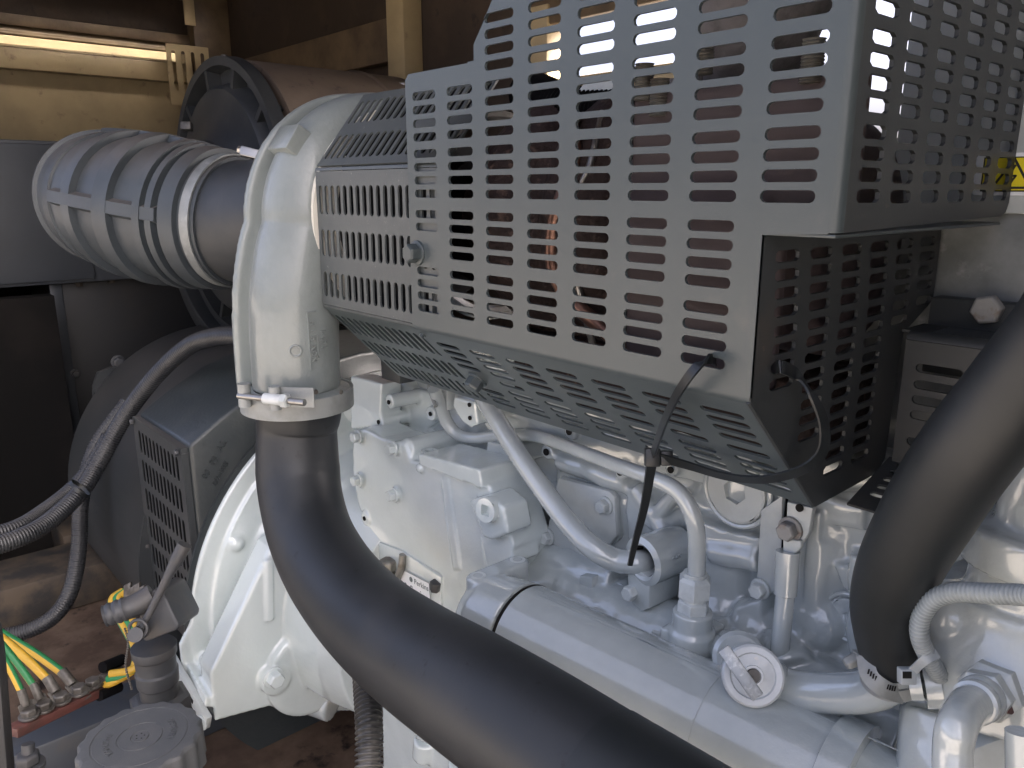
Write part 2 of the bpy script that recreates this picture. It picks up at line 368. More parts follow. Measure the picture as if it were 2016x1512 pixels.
def plug(p, axis, r, parent, mt='bolt', name='plug', sock=6, depth=.008, h=.006, rs=None):
    """round plug with a hexagon or square socket"""
    a, u, v = basis(axis); g = G(); rs = rs or r*.36
    g.lathe(p, axis, [(-.012, r), (h*.8, r), (h, r*.94)], 28, caps=False)
    n = 24; m = sock; vs = []; p = V(p)
    ro = [p + a*h + (u*math.cos(2*PI*k/n)+v*math.sin(2*PI*k/n))*r*.94 for k in range(n)]
    ri = []
    for k in range(n):
        g0 = 2*PI*k/n; sec = 2*PI/m; x = (g0 % sec)-sec/2; R = rs*math.cos(PI/m)/math.cos(x)
        ri.append((u*math.cos(g0)+v*math.sin(g0))*R)
    vs = ro + [p+a*h+q for q in ri] + [p+a*(h-depth)+q*.96 for q in ri]
    fs = [(k, (k+1) % n, n+(k+1) % n, n+k) for k in range(n)] + [(n+k, n+(k+1) % n, 2*n+(k+1) % n, 2*n+k) for k in range(n)] + [tuple(range(2*n, 3*n))]
    g.add(vs, fs)
    return obj(name, g, M[mt], parent, sharp=30)
def text(name, s, size, o, xd, yd, mt, parent=None, depth=.0008, ax='CENTER', label=None):
    cu = bpy.data.curves.new(name, 'FONT'); cu.body = s; cu.size = size; cu.extrude = depth/2; cu.align_x = ax; cu.align_y = 'CENTER'; cu.resolution_u = 3
    ob = bpy.data.objects.new('tmp', cu); COL.objects.link(ob)
    me = bpy.data.meshes.new_from_object(ob.evaluated_get(bpy.context.evaluated_depsgraph_get())); me.name = name
    COL.objects.unlink(ob); bpy.data.objects.remove(ob); bpy.data.curves.remove(cu)
    xd = V(xd).normalized(); yd = V(yd); yd = (yd-xd*yd.dot(xd)).normalized()
    m4 = MX((xd, yd, xd.cross(yd))).transposed().to_4x4(); m4.translation = V(o)
    me.transform(m4)
    ob = _finish(name, me, mt, parent, 30, smooth=False)
    if label: ob['label'] = label
    return ob
# ================================================================== THE SETTING
FZ = -1.30                      # floor of the canopy, below the camera
XE, YF = -4.55, 1.90            # far end wall and far side wall
RZ = 1.05                       # roof
g = G(); g.box((-60, -60, -CZ-.02), (60, 60, -CZ)); struct('ground', g, M['ground'])
g = G(); g.box((XE-.05, .12, FZ-.06), (1.35, YF+.05, FZ)); struct('canopy_floor', g, M['rustfloor'])
# roof with an added slatted opening that lets the sun reach the end wall rail
g = G()
zl0 = PX(150, 97, XE).z; sx0 = XE + (RZ-zl0)/math.tan(SUN_EL)*math.sin(SUN_AZ)
for lo, hi in (((XE-.05, .22, RZ), (sx0-.05, YF+.05, RZ+.006)), ((sx0-.05, .22, RZ), (sx0+.05, .45, RZ+.006)), ((sx0-.05, 1.86, RZ), (sx0+.05, YF+.05, RZ+.006)), ((sx0+.05, .22, RZ), (1.40, YF+.05, RZ+.006))): g.box(lo, hi)
for k in range(8): g.box((sx0-.05+.0125*k+.0056, .45, RZ+.001), (sx0-.05+.0125*k+.0125, 1.86, RZ+.003))
struct('canopy_roof', g, M['liner'])
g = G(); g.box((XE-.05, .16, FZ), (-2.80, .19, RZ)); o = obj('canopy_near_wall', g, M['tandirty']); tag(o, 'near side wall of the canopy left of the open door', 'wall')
g = G(); g.box((.42, .16, FZ), (1.35, .19, RZ)); o = obj('canopy_near_wall', g, M['tandirty']); tag(o, 'unseen near wall right of the open door, added to cut light', 'wall')  # unseen wall added to darken faces that turn right
# end wall with its rail
end = thing('canopy_end_wall', 'dusty tan inner end wall of the canopy with a sunlit rail along it', 'wall', (XE, .9, FZ))
def XP(x, y, X=XE): return PX(x, y, X)
def endslab(name, ptsL, m, X, th=.03, bev=.003):
    g = G(); g.prism([PX(a, b, X) for a, b in ptsL], (-th, 0, 0)); return obj(name, g, M[m], end, bev)
zl = lambda x, y, X=XE: PX(x, y, X).z
zA, zB, zC, zD = zl(150, 147), zl(150, 108), zl(150, 84), zl(150, 66)
g = G(); g.box((XE-.06, .1, FZ), (XE-.02, YF, RZ)); obj('wall_sheet', g, M['tan'], end)
g = G(); g.box((XE-.02, .1, zA), (XE+.04, YF-.18, zB)); obj('lower_rail', g, M['tan'], end, .004)
g = G(); g.prism([V((XE+.04, .1, zB+.002)), V((XE+.005, .1, zC)), V((XE-.018, .1, zC)), V((XE-.018, .1, zB+.002))], (0, YF-.28, 0)); obj('sloping_ledge', g, M['tan'], end)
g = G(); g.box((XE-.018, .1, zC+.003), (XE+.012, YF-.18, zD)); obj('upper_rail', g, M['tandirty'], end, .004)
g = G(); g.box((XE-.018, .1, zD+.003), (XE+.002, YF-.05, RZ-.002)); obj('liner_panel', g, M['liner'], end, .004)
g = G(); g.box((XE-.018, .1, FZ+.002), (XE+.05, YF-.02, -.22)); obj('dark_wall_sheet', g, M['shadeblack'], end)  # black sheet added so the lower wall looks unlit
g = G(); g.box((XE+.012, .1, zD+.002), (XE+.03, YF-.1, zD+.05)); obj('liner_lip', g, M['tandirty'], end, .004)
# far side wall: liner, posts, rail, open doorway
far = thing('canopy_side_wall', 'brown lined far side wall of the canopy with an open bright doorway', 'wall', (-2.4, YF, FZ))
xP0, xP1 = PY(799, 70, YF).x, PY(833, 70, YF).x
xD0, xD1 = PY(1108, 100, YF).x, .9
zS, zH = PY(1170, 152, YF).z, PY(1170, 40, YF).z
g = G(); g.box((XE, YF, FZ), (xD0-.10, YF+.03, RZ)); g.box((xD0-.10, YF, FZ), (-1.15, YF+.03, zS)); g.box((-1.15, YF, FZ), (xD1, YF+.03, .09)); g.box((xD0-.10, YF, zH), (xD1, YF+.03, RZ)); g.box((xD1, YF, FZ), (1.35, YF+.03, RZ)); obj('wall_liner', g, M['liner'], far)  # right sill lowered so bright sky shows through the guard slots
g = G(); g.box((xP0, YF-.09, FZ), (xP1, YF-.002, RZ)); obj('post', g, M['tan'], far, .006)
g = G(); g.box((xD0-.14, YF-.07, zS-.12), (xD0, YF-.002, zH+.06)); obj('door_jamb', g, M['tan'], far, .006)
g = G(); g.box((xD0-.14, YF-.06, zS-.08), (-1.15, YF-.002, zS)); obj('door_sill', g, M['tan'], far, .004)
g = G(); g.box((xD0-.14, YF-.06, zH), (xD1, YF-.002, zH+.08)); obj('door_header', g, M['tandirty'], far, .004)
zr0, zr1 = PY(640, 112, YF).z, PY(640, 78, YF).z
g = G(); g.box((XE+.02, YF-.05, zr0-.09), (xP0-.003, YF-.002, zr1)); obj('rail', g, M['tandirty'], far, .005)
g = G(); g.box((XE+.004, YF-.20, .2), (XE+.10, YF-.004, RZ-.004)); obj('corner_post', g, M['tandirty'], far, .006)
g = G(); g.box((XE+.102, YF-.245, PX(455, 68, XE).z), (XE+.112, YF-.19, RZ-.004)); obj('corner_strip', g, M['tan'], far, .002)
gr = G()
p0 = PX(372, 150, XE+.1)
lv = plate('vent_strip', rrect(-.11, -.15, .11, .15, .004), [slot(-.075+.05*k, .02, .2, .02, True) for k in range(4)], .003, p0+V((.01, 0, 0)), (0, 1, 0), (0, 0, 1), M['tan'], far)
# right end wall of the canopy (radiator end) and galvanised bulkhead
g = G(); g.box((1.32, .1, FZ), (1.36, YF, RZ)); o = obj('canopy_radiator_wall', g, M['tan']); tag(o, 'plain tan inner wall at the radiator end of the canopy', 'wall')
# control cabinet and dark panel beneath it
CX = -3.3
cab = thing('control_cabinet', 'smooth blue grey cabinet behind the ribbed intake hose', 'cabinet', (CX-.4, .3, -.6))
zt, zb = PX(150, 279, CX).z, PX(150, 557, CX).z
ya = PX(-160, 400, CX).y
g = G(); g.box((CX-.6, ya, zb), (CX, 1.12, zt)); obj('cabinet_body', g, M['cabinet'], cab, .006)
g = G(); g.box((CX-.002, ya, zb+.012), (CX+.012, .80, zt-.012)); obj('cabinet_door', g, M['cabinet'], cab, .005)
for px, py in ((160, 563), (224, 556)): bolt(PX(px, py, CX)+V((-.03, 0, .012)), (0, 0, -1), .022, cab, 'raildust')
lb = thing('terminal_box', 'dark grey upright box under the blue grey cabinet', 'box', (-3.5, .6, -1.1))
yL = PX(122, 700, -3.35).y
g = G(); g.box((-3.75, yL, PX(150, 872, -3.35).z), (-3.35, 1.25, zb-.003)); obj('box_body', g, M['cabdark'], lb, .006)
g = G(); g.box((-3.352, yL-.012, PX(150, 872, -3.35).z-.01), (-3.34, yL+.03, zb-.004)); obj('edge_flange', g, M['cabinet'], lb, .003)
for py in (735, 860): bolt(PX(148, py, -3.34), (1, 0, 0), .024, lb, 'pump')
# base frame under the set
def rail(name, lo, hi, m, label):
    g = G(); g.box(lo, hi); o = obj(name, g, M[m], None, .006); return tag(o, label, 'frame rail', 'rails of the base frame')
rail('base_rail', (-1.86, .12, FZ+.002), (-1.74, 1.75, -1.145), 'rail', 'blue grey cross rail under the drain pump and white housing')
rail('base_rail', (-2.86, .12, FZ+.002), (-2.62, 1.75, -1.17), 'raildust', 'dust covered cross rail below the corrugated conduits')
g = G(); g.box((-3.20, -.9, FZ+.01), (-3.12, .62, zb-.02)); g.box((-3.20, .62, FZ+.01), (-3.12, 1.4, -1.0)); o = obj('dark_gap_sheet', g, M['shadeblack']); tag(o, 'black sheet standing in for the dark gap below the cabinet', 'backdrop')  # black sheet painted in for the shade below the cabinet
rail('base_rail', (-3.10, .50, FZ+.002), (-2.90, .62, -1.16), 'raildust', 'short dirty rail in the dark corner behind the earth cables')
g = G(); g.prism([PD(a, b, 1.15) for a, b in ((-70, 1190), (-12, 1232), (-4, 1290), (16, 1540), (-70, 1540))], CF*.02); o = obj('door_post', g, M['cabdark'], None, .004); tag(o, 'dark edge of the near door post at the lower left corner', 'post')
# ================================================================== EXHAUST GUARD
Y0 = .64; XL, XS, XLO, XT = -.944, -.319, -.389, -1.222
gu = thing('exhaust_guard', 'large dark grey perforated guard over the turbocharger with rows of slots', 'guard', (-.66, .80, -.34))
GT = [.2695, .1935, .119, .0455, -.0339, -.1115]
def rows(top): return [t-.0174*k for t in GT for k in range(4) if t-.0174*k < top]
hol = []
for k in range(8):
    x = -.902+.0763*k
    for t in GT:
        for j in range(4):
            z = t-.0174*j
            if k < 2 and t > .13: continue
            if k == 0 and (t == GT[4] and j > 1): continue
            if k == 7 and z < -.03: continue
            if k == 2 and z > .205: continue
            if k == 3 and z > .245: continue
            hol.append(slot(x, z, .0523, .0107))
out = [(XL, -.1907), (XLO, -.1907), (XLO, -.040), (XS-.009, -.037), (XS-.009, .40), (-.61, .40), (-.796, .168), (-.796, .150), (-.808, .150), (-.808, .1485), (-.936, .1485), (XL, .141)]
plate('front_plate', out, hol, .004, (0, Y0+.004, 0), (1, 0, 0), (0, 0, 1), M['guard'], gu)
# bends: quarter rounds between sheets
def bend(name, p0, p1, n0, n1, r, m):
    """rounded fold along p0-p1 between sheets whose outward normals are n0 and n1"""
    n0 = V(n0).normalized(); n1 = V(n1).normalized(); vs = []; K = 6
    for P in (V(p0), V(p1)):
        for rr in (r, r-.0036):
            for k in range(K+1):
                n = n0.lerp(n1, k/K).normalized(); vs.append(P + n*rr)
    fs = []
    q = K+1
    for k in range(K):
        fs += [(k, k+1, 2*q+k+1, 2*q+k), (q+k, 3*q+k, 3*q+k+1, q+k+1), (k, q+k, q+k+1, k+1), (2*q+k, 2*q+k+1, 3*q+k+1, 3*q+k)]
    fs += [(0, 2*q, 3*q, q), (K, q+K, 3*q+K, 2*q+K)]
    g = G(); g.add(vs, fs); return obj(name, g, M[m], gu, sharp=60)
# chamfered underside: runs down and away at 45 degrees
CU_ = V((1, 0, 0)); CWv = V((0, .149, -.147)).normalized()       # s grows downwards
def chp(x, s): return V((x, Y0, -.195)) + CWv*s
hol = []
for k in range(8):
    x = -.902+.0763*k
    for i, s in enumerate((.034, .0515, .069, .0865, .1105, .1340, .1500, .1660, .1820)):
        if k == 0 and 3 < i < 6: continue
        if k == 7: continue
        hol.append(slot(x+.010, -s, .0523, .0107))
nC = V((1, 0, 0)).cross(-CWv).normalized()
plate('chamfer_plate', [(XL, -.0043), (XLO-.001, -.0043), (XLO-.001, -.209), (XL+.012, -.209)], hol, .0026, V((0, Y0, -.195))-nC*.0026, (1, 0, 0), -CWv, M['guard'], gu)
# side sheets
hol = []
for k in range(6):
    y = .687+.0638*k
    for t in GT:
        for j in range(4):
            z = t-.0174*j-(.001 if k else 0)
            if z < -.02: continue
            hol.append(slot(y, z+.0005, .044, .0118, n=3))
plate('side_plate', [(Y0+.009, -.036)]+[(1.02, -.030), (1.032, -.026), (1.038, -.016)]+[(1.038, .40), (Y0+.009, .40)], hol, .004, (XS-.004, 0, 0), (0, 1, 0), (0, 0, 1), M['guardside'], gu)
bend('corner_fold', (XS-.009, Y0+.009, -.036), (XS-.009, Y0+.009, .40), (0, -1, 0), (1, 0, 0), .0092, 'guard')
g = G(); g.box((XLO, Y0+.002, -.0405), (XS-.003, 1.03, -.0372)); obj('step_plate', g, M['guard'], gu, .001)
hol = []
LR = [-.0612, -.0786, -.096, -.1134, -.1325, -.150, -.1674, -.185, -.199, -.2165, -.2335, -.251, -.268, -.286, -.3035]
for k in range(6):
    y = .687+.0638*k
    for i, z in enumerate(LR):
        if k == 0 and i > 7: continue
        if k == 1 and i > 11: continue
        if k == 5 and i > 4: continue
        if k == 4 and i > 5: continue
        hol.append(slot(y+.0018*min(i, 4), z, .044, .0112, n=3))
plate('lower_side_plate', [(Y0+.001, -.041), (Y0+.001, -.194), (.789, -.341), (.94, -.338), (.957, -.323), (.966, -.168), (1.043, -.135), (1.041, -.041)], hol, .004, (XLO-.004, 0, 0), (0, 1, 0), (0, 0, 1), M['guardside'], gu)
g = G(); g.lathe((XLO-.002, Y0+.001, -.195), V((0, .149, -.147)), [(0, .0026), (.205, .0026)], 8); obj('weld_seam', g, M['guardside'], gu)
for (p, n) in ((PY(822, 498, Y0), (0, -1, 0)), (chp(-.900, .118), nC)): bolt(p, n, .0235, gu, 'guard', h=.016)
bolt(chp(-.935, .016)+nC*.0, nC, .007, gu, 'guard')
# louvred section wrapped round the compressor side
LP = .01945
YL = Y0+.006
def lv_holes(rowsv, x0=-1.2077, n=18, wd=.0118): return [slot(x0+LP*k, (a+b)/2, abs(a-b), wd, True) for a, b in rowsv for k in range(n)]
xe = -.865
zt_, zb_ = .031, -.195
plate('louvred_front', [(XT, zb_+.004), (xe, zb_+.004), (xe, zt_-.004), (XT, zt_-.004)], lv_holes([(.005, -.041), (-.0655, -.1095), (-.1350, -.1773)]), .003, (0, YL+.003, 0), (1, 0, 0), (0, 0, 1), M['louver'], gu)
uV = V((0, .0976, .1207)).normalized()
plate('louvred_top', [(XT, .004), (xe, .004), (xe, .155), (XT, .155)], lv_holes([(.018, .068), (.091, .140)]), .003, V((0, YL+.003, zt_)), (1, 0, 0), uV, M['louver'], gu)
tp = V((0, YL, zt_))+uV*.155
dV = V((0, .149, -.147)).normalized(); dC = V((0, YL, zb_))
plate('louvred_chamfer', [(XT, -.004), (-.93, -.004), (-.93, -.207), (XT, -.207)], lv_holes([(-.022, -.075), (-.092, -.137), (-.153, -.196)], n=15), .003, dC+nC*-.003, (1, 0, 0), -dV, M['guard'], gu)
bend('louvre_fold', (XT, YL+.008, zt_-.003), (xe, YL+.008, zt_-.003), (0, -1, 0), V((1, 0, 0)).cross(uV), .008, 'louver')
bend('louvre_fold', (XT, YL+.008, zb_+.003), (xe-.07, YL+.008, zb_+.003), (0, -1, 0), nC, .008, 'louver')
bend('front_fold', (XL, Y0+.0103, -.1907), (XLO-.001, Y0+.0103, -.1907), (0, -1, 0), nC, .0103, 'guard')
g = G(); g.box((XT+.02, .685, -.20), (XL-.01, .69, .05)); g.prism([V((XT+.02, .69, .055)), V((XT+.02, .79, .16)), V((XT+.02, .795, .155)), V((XT+.02, .695, .05))], (.27, 0, 0)); g.prism([V((XT+.02, .69, -.21)), V((XT+.02, .81, -.325)), V((XT+.02, .815, -.32)), V((XT+.02, .695, -.205))], (.27, 0, 0)); obj('louvre_dark_sheet', g, M['black'], gu)  # black sheets standing in for the darkness behind the louvre slots
# strap hanging under the guard with its dark bracket
c = PY(768, 730, .86); g = G(); g.box(c-V((.035, .0, .022)), c+V((.035, .04, .03))); obj('guard_foot', g, M['guardside'], gu, .002)
# ================================================================== second guard to the right
g2 = thing('manifold_guard', 'black dusty slotted guard box behind the thick black hose', 'guard', (-.2, 1.0, -.34))
Y2 = .95; z2 = -.162
hol = []
for k in range(4):
    for z in (-.203, -.2225, -.241, -.2595, -.2925, -.311, -.330, -.3485): hol.append(slot(-.338+.085*k, z, .052, .0108))
hol += [rrect(-.282, -.232, -.264, -.212, .008)]
plate('front_plate', [(-.378, -.385), (-.06, -.385), (-.06, z2-.010), (-.378, z2-.010)], hol, .004, (0, Y2+.004, 0), (1, 0, 0), (0, 0, 1), M['guardside'], g2)
plate('top_plate', [(-.388, Y2+.01), (-.06, Y2+.01), (-.06, 1.022), (-.388, 1.022)], [slot(-.318+.098*j, Y2+.018+.0075*k, .080, .0036) for k in range(7) for j in range(3)], .003, (0, 0, z2-.003), (1, 0, 0), (0, 1, 0), M['guardside'], g2)
_gu = gu; gu = g2
bend('top_fold', (-.378, Y2+.0095, z2-.0095), (-.06, Y2+.0095, z2-.0095), (0, -1, 0), (0, 0, 1), .0095, 'guardside')
gu = _gu
plate('chamfer_plate', [(-.384, -.002), (-.20, -.002), (-.20, -.11), (-.384, -.11)], [slot(-.345+.065*j, -.014-.0165*k, .052, .0085) for k in range(5) for j in range(2)], .003, (0, Y2+.01, -.322), (1, 0, 0), (0, .93, .30), M['guardside'], g2)
# galvanised bulkhead, black angle with bolt, warning label
bh = thing('galvanised_bulkhead', 'scuffed galvanised sheet standing behind the guards at the right edge', 'panel', (-.2, 1.05, -.5))
za = PY(1850, 586, 1.022).z
g = G(); g.box((-.66, 1.05, -.50), (.30, 1.056, .062)); obj('sheet', g, M['galv'], bh, .001)
g = G(); g.box((-.384, 1.022, z2-.06), (.1, 1.028, za)); g.box((-.384, 1.0275, za-.004), (.1, 1.0495, za)); obj('angle', g, M['guardside'], bh, .0015)
bolt(PY(1946, 609, 1.022), (0, -1, 0), .031, bh, 'rustbolt', h=.014, ph=.5, wash=False)
LB = PY(1990, 343, 1.038); lab = thing('warning_label', 'yellow warning label with black triangle on the pale panel at right', 'label', LB)
bp = PY(1955, 420, 1.04)
g = G(); g.box((bp.x-.12, 1.040, bp.z), (.30, 1.0495, .5)); obj('upper_panel', g, M['pale'], bh, .002)
k_ = .44
g = G(); g.prism([V((LB.x-.038+a, 1.0393, LB.z+b)) for a, b in rrect(0, -.0235, .115, .0235, .004)], (0, -.0006, 0)); obj('backing', g, M['labelwhite'], lab)
g = G(); g.prism([V((LB.x-.030+a, 1.0386, LB.z+b)) for a, b in rrect(0, -.0190, .064, .0190, .0015)], (0, -.0004, 0)); obj('yellow_field', g, M['yellow'], lab)
def strip(g, pts, wd, y, th=.0004, close=True):
    n = len(pts); pts = [(a*k_+.001, b*k_) for a, b in pts]; wd *= k_
    for i in range(n if close else n-1):
        a = V((pts[i][0], 0, pts[i][1])); b = V((pts[(i+1) % n][0], 0, pts[(i+1) % n][1])); d = (b-a).normalized(); q = V((-d.z, 0, d.x))*wd/2
        o_ = V((LB.x, y, LB.z)); g.prism([o_+a-q-d*wd/3, o_+b-q+d*wd/3, o_+b+q+d*wd/3, o_+a+q-d*wd/3], (0, -th, 0))
tri = [(-.042, -.034), (.046, -.034), (.002, .038)]
g = G(); strip(g, tri, .006, 1.0381); strip(g, [(-.068, -.042), (.074, -.042), (.074, .042), (-.068, .042)], .003, 1.0379); strip(g, [(.086, -.045), (.086, .045)], .003, 1.0381, close=False)
strip(g, [(.006, .022), (-.006, -.004), (.010, -.004), (-.002, -.026)], .005, 1.0377, close=False); obj('triangle_mark', g, M['ink'], lab)
# ================================================================== TURBOCHARGER
TY, TZ = .83, -.05
tc = thing('turbocharger', 'silver painted turbocharger compressor scroll curving down beside the louvred guard', 'turbocharger', (-1.3, .75, -.36))
XV = -1.302
def yz(a, R, x=XV): return V((x, TY+R*math.cos(a), TZ+R*math.sin(a)))
pts = []; rs = []
for k in range(15):
    a = rad(40 + 10.5*k); pts.append(yz(a, .158+.010*k/14)); rs.append(.048+.026*k/14)
pts += [V((XV, .650, -.110)), V((XV, .636, -.180)), V((XV, .630, -.250)), V((XV, .628, -.315)), V((XV, .627, -.352))]; rs += [.076, .0775, .078, .0775, .077]
P = Path(pts, rs, 5); g = G(); tube(g, P, 36); 
# flat back flange that follows the scroll, like a thin rim
q = Path([V((-1.372, p.y, p.z)) for p in pts], rs, 5)
rim = []
for i, p in enumerate(P.p):
    t = P.t[i]; o_ = V((0, t.z, -t.y)); 
    if o_.dot(p-V((XV, TY, TZ))) < 0: o_ = -o_
    rim.append((p, o_, P.r[i]))
vs = []; fs = []
for i, (p, o_, r) in enumerate(rim):
    f = min(1, max(.3, (i)/25))
    R = r*1.0+.004
    for x, rr in ((-1.386, R), (-1.366, R), (-1.366, R*.45), (-1.386, R*.45)): vs.append(V((x, p.y+o_.y*rr, p.z+o_.z*rr)))
n = len(rim)
for i in range(n-1):
    for k in range(4): fs.append((i*4+k, i*4+(k+1) % 4, i*4+4+(k+1) % 4, i*4+4+k))
fs += [(3, 2, 1, 0), tuple(range((n-1)*4, n*4))]
g.add(vs, fs)
# web between rim and scroll
g.lathe((-1.38, TY, TZ), (1, 0, 0), [(0, .20), (.03, .20), (.05, .12)], 40)
sc_ = cast('compressor_scroll', g, M['silver'], tc, .0042, 8)
lug = G(); c = yz(rad(146), .158+.050, XV+.004); rr = V((0, math.cos(rad(146)), math.sin(rad(146)))); tt = V((0, -rr.z, rr.y))
lug.obox(c, V((.036, 0, 0)), rr*.034, tt*.024); obj('cast_lug', lug, M['silver'], tc, .003)
g = G(); g.lathe((XV+.02, TY, TZ), (1, 0, 0), [(0, .150), (.045, .190), (.055, .190), (.058, .15)], 56); obj('backplate', g, M['cream'], tc)
g = G(); g.lathe((XV-.2, TY, TZ), (1, 0, 0), [(0, .118), (.10, .118), (.12, .13)], 48); obj('inlet_neck', g, M['silver'], tc)
g = G(); g.torus((-1.47, TY-.01, TZ), (1, .3, 0), .128, .012, 48, 10); obj('sealing_ring', g, M['red'], tc)
c = PD(497, 412, 1.60); g = G(); g.obox(c, CR*.014, CU*.022, CF*.006); obj('white_tab', g, M['labelwhite'], tc, .002)
# cast marks on the scroll, standing proud near the outlet
def onscroll(x, y):                       # point on the near side of the outlet tube
    d = ray(x, y); c = V((XV, .629, -.25)); a = d.x*d.x+d.y*d.y; b = -2*(d.x*c.x+d.y*c.y); cc = c.x*c.x+c.y*c.y-.0782**2
    t = (-b-math.sqrt(max(0, b*b-4*a*cc)))/(2*a); p = d*t; n = V((p.x-c.x, p.y-c.y, 0)).normalized(); return p, n
p, n = onscroll(582, 691); tg = V((-n.y, n.x, 0)); g = G(); g.torus(p, n, .0095, .0019, 28, 8)
g.obox(p-tg*.003, tg*.0008, V((0, 0, .0055)), n*.0012); g.obox(p+tg*.0015, tg*.0008, V((0, 0, .0055)), n*.0012); g.obox(p+V((0, 0, .003)), tg*.0045, V((0, 0, .0008)), n*.0012); obj('cast_mark', g, M['silver'], tc)
p, n = onscroll(617, 672); tg = V((-n.y, n.x, 0)); g = G(); z_ = .050
for a, b, c_, d_ in ((-.0085, -.0072, -z_, z_), (.0072, .0085, -z_*.6, z_*.2)): g.obox(p+tg*(a+b)/2+V((0, 0, (c_+d_)/2)), tg*(b-a)/2, V((0, 0, (d_-c_)/2)), n*.0022)
g.obox(p+V((0, 0, z_)), tg*.0085, V((0, 0, .0008)), n*.0022); obj('cast_plate_edge', g, M['silver'], tc)
text('cast_lettering', 'H  I  H  NON', .0125, p+n*.0005, V((0, 0, -1)), tg, M['silver'], tc, .0040)
p, n = onscroll(637, 668); tg = V((-n.y, n.x, 0)); text('cast_number', '1-171', .0155, p+n*.0003, V((0, 0, -1)), tg, M['silver'], tc, .0040)
# turbine side and manifold inside the guard
g = G()
g.torus((-.84, .86, -.04), (1, 0, 0), .095, .075, 56, 20)
g.torus((-.70, .85, -.04), (1, 0, 0), .105, .062, 56, 18)
g.lathe((-1.02, .85, -.04), (1, 0, 0), [(0, .07), (.12, .09), (.25, .13), (.40, .11)], 40)
g.box((-.92, .84, -.26), (-.70, .98, -.10))
cast('turbine_housing', g, M['rust'], tc, .006, 4, .006, 30)
g = G(); g.lathe((-1.20, TY, TZ), (1, 0, 0), [(0, .16), (.03, .165), (.05, .12), (.13, .10), (.2, .10)], 40); obj('bearing_housing', g, M['black'], tc)
for q_ in ((-1.0, .155), (-.605, .135)): g = G(); g.torus((q_[0], .845, -.045), (1, 0, 0), q_[1], .012, 48, 8); obj('band_clamp', g, M['steel'], tc)
g = G()
g.box((-.933, .668, -.18), (-.917, .680, .06)); obj('inner_strap', g, M['clamp'], tc, .002)
g = G(); g.box((-.935, .825, -.315), (-.415, 1.0, -.215)); cast('exhaust_runner', g, M['rust'], tc, .007, 3, .006, 25)
mf = thing('exhaust_manifold', 'brown iron exhaust manifold glimpsed through the guard slots', 'manifold', (-.45, .9, -.3))
g = G(); g.lathe((-.62, .86, -.055), (1, 0, 0), [(0, .105), (.02, .125), (.20, .130), (.215, .115)], 48); g.lathe((-.62, .80, -.055), (1, 0, 0), [(0, .10), (.02, .115), (.20, .118)], 32); g.box((-.60, .705, -.02), (-.338, .72, .105)); g.box((-.60, .705, -.20), (-.405, .72, -.02))
cast('manifold_body', g, M['iron'], mf, .006, 4)
g = G(); tube(g, Path([V((-.72, .73, .09)), V((-.685, .70, .03)), V((-.705, .69, -.05)), V((-.70, .70, -.12)), V((-.62, .73, -.19))], .010, 10), 14); obj('copper_pipe', g, M['copper'], mf)
g = G(); tube(g, Path([V((-.685, .75, .09)), V((-.665, .71, .03)), V((-.69, .70, -.05)), V((-.66, .72, -.20))], .0045, 10), 10); obj('thin_pipe', g, M['steel'], mf)
ex = thing('exhaust_elbow', 'grey lagged exhaust elbow behind the upper rows of guard slots', 'exhaust pipe', (-.5, .9, .1))
g = G(); tube(g, Path([V((-.78, .95, .02)), V((-.62, .90, .10)), V((-.54, .84, .19)), V((-.50, .83, .28)), V((-.49, .83, .40))], [.06, .07, .075, .078, .08], 8), 32)
cast('lagged_elbow', g, M['wrap'], ex, .006, 3, .005, 26)
g = G(); tube(g, Path([V((-.92, .84, .14)), V((-.80, .82, .105)), V((-.66, .80, .085))], .030, 8).resample(.002), 24, True, lambda l, r: r+.0022*math.sin(2*PI*l/.008)); obj('ribbed_bellows', g, M['black'], ex)
for (x, y) in ((1385, 105), (1600, 118), (1298, 190), (1268, 160)):
    c = PY(x, y, .705); g = G(); g.lathe(c-V((0, 0, .02)), (0, 0, 1), [(.0015*k, .0095+.0012*(k % 2)) for k in range(26)], 18); obj('stud_spring', g, M['brass'], ex)
g = G(); g.cyl(PY(1175, 232, .80), PY(1175, 232, .80)+V((0, .01, 0)), .05); obj('warm_disc', g, M['pale'], ex)
g = G(); g.box((-.60, .755, .02), (-.55, .765, .12)); obj('bracket_plate', g, M['wrap'], ex, .003)
# far manifold guard strip seen under the louvres
fg = thing('rear_guard', 'grey slotted guard strip seen beneath the louvred guard', 'guard', (-1.3, 1.5, -.5))
p0 = PY(655, 668, 1.45); p1 = PY(790, 760, 1.45)
plate('strip', [(0, -.07), (.9, -.07), (.9, .10), (0, .10)], [slot(.05+.075*k, .055-.032*j, .05, .011) for k in range(11) for j in range(4)], .004, p0+V((-.12, 0, -.03)), (1, 0, -.10), (0, .25, 1), M['guard'], fg)
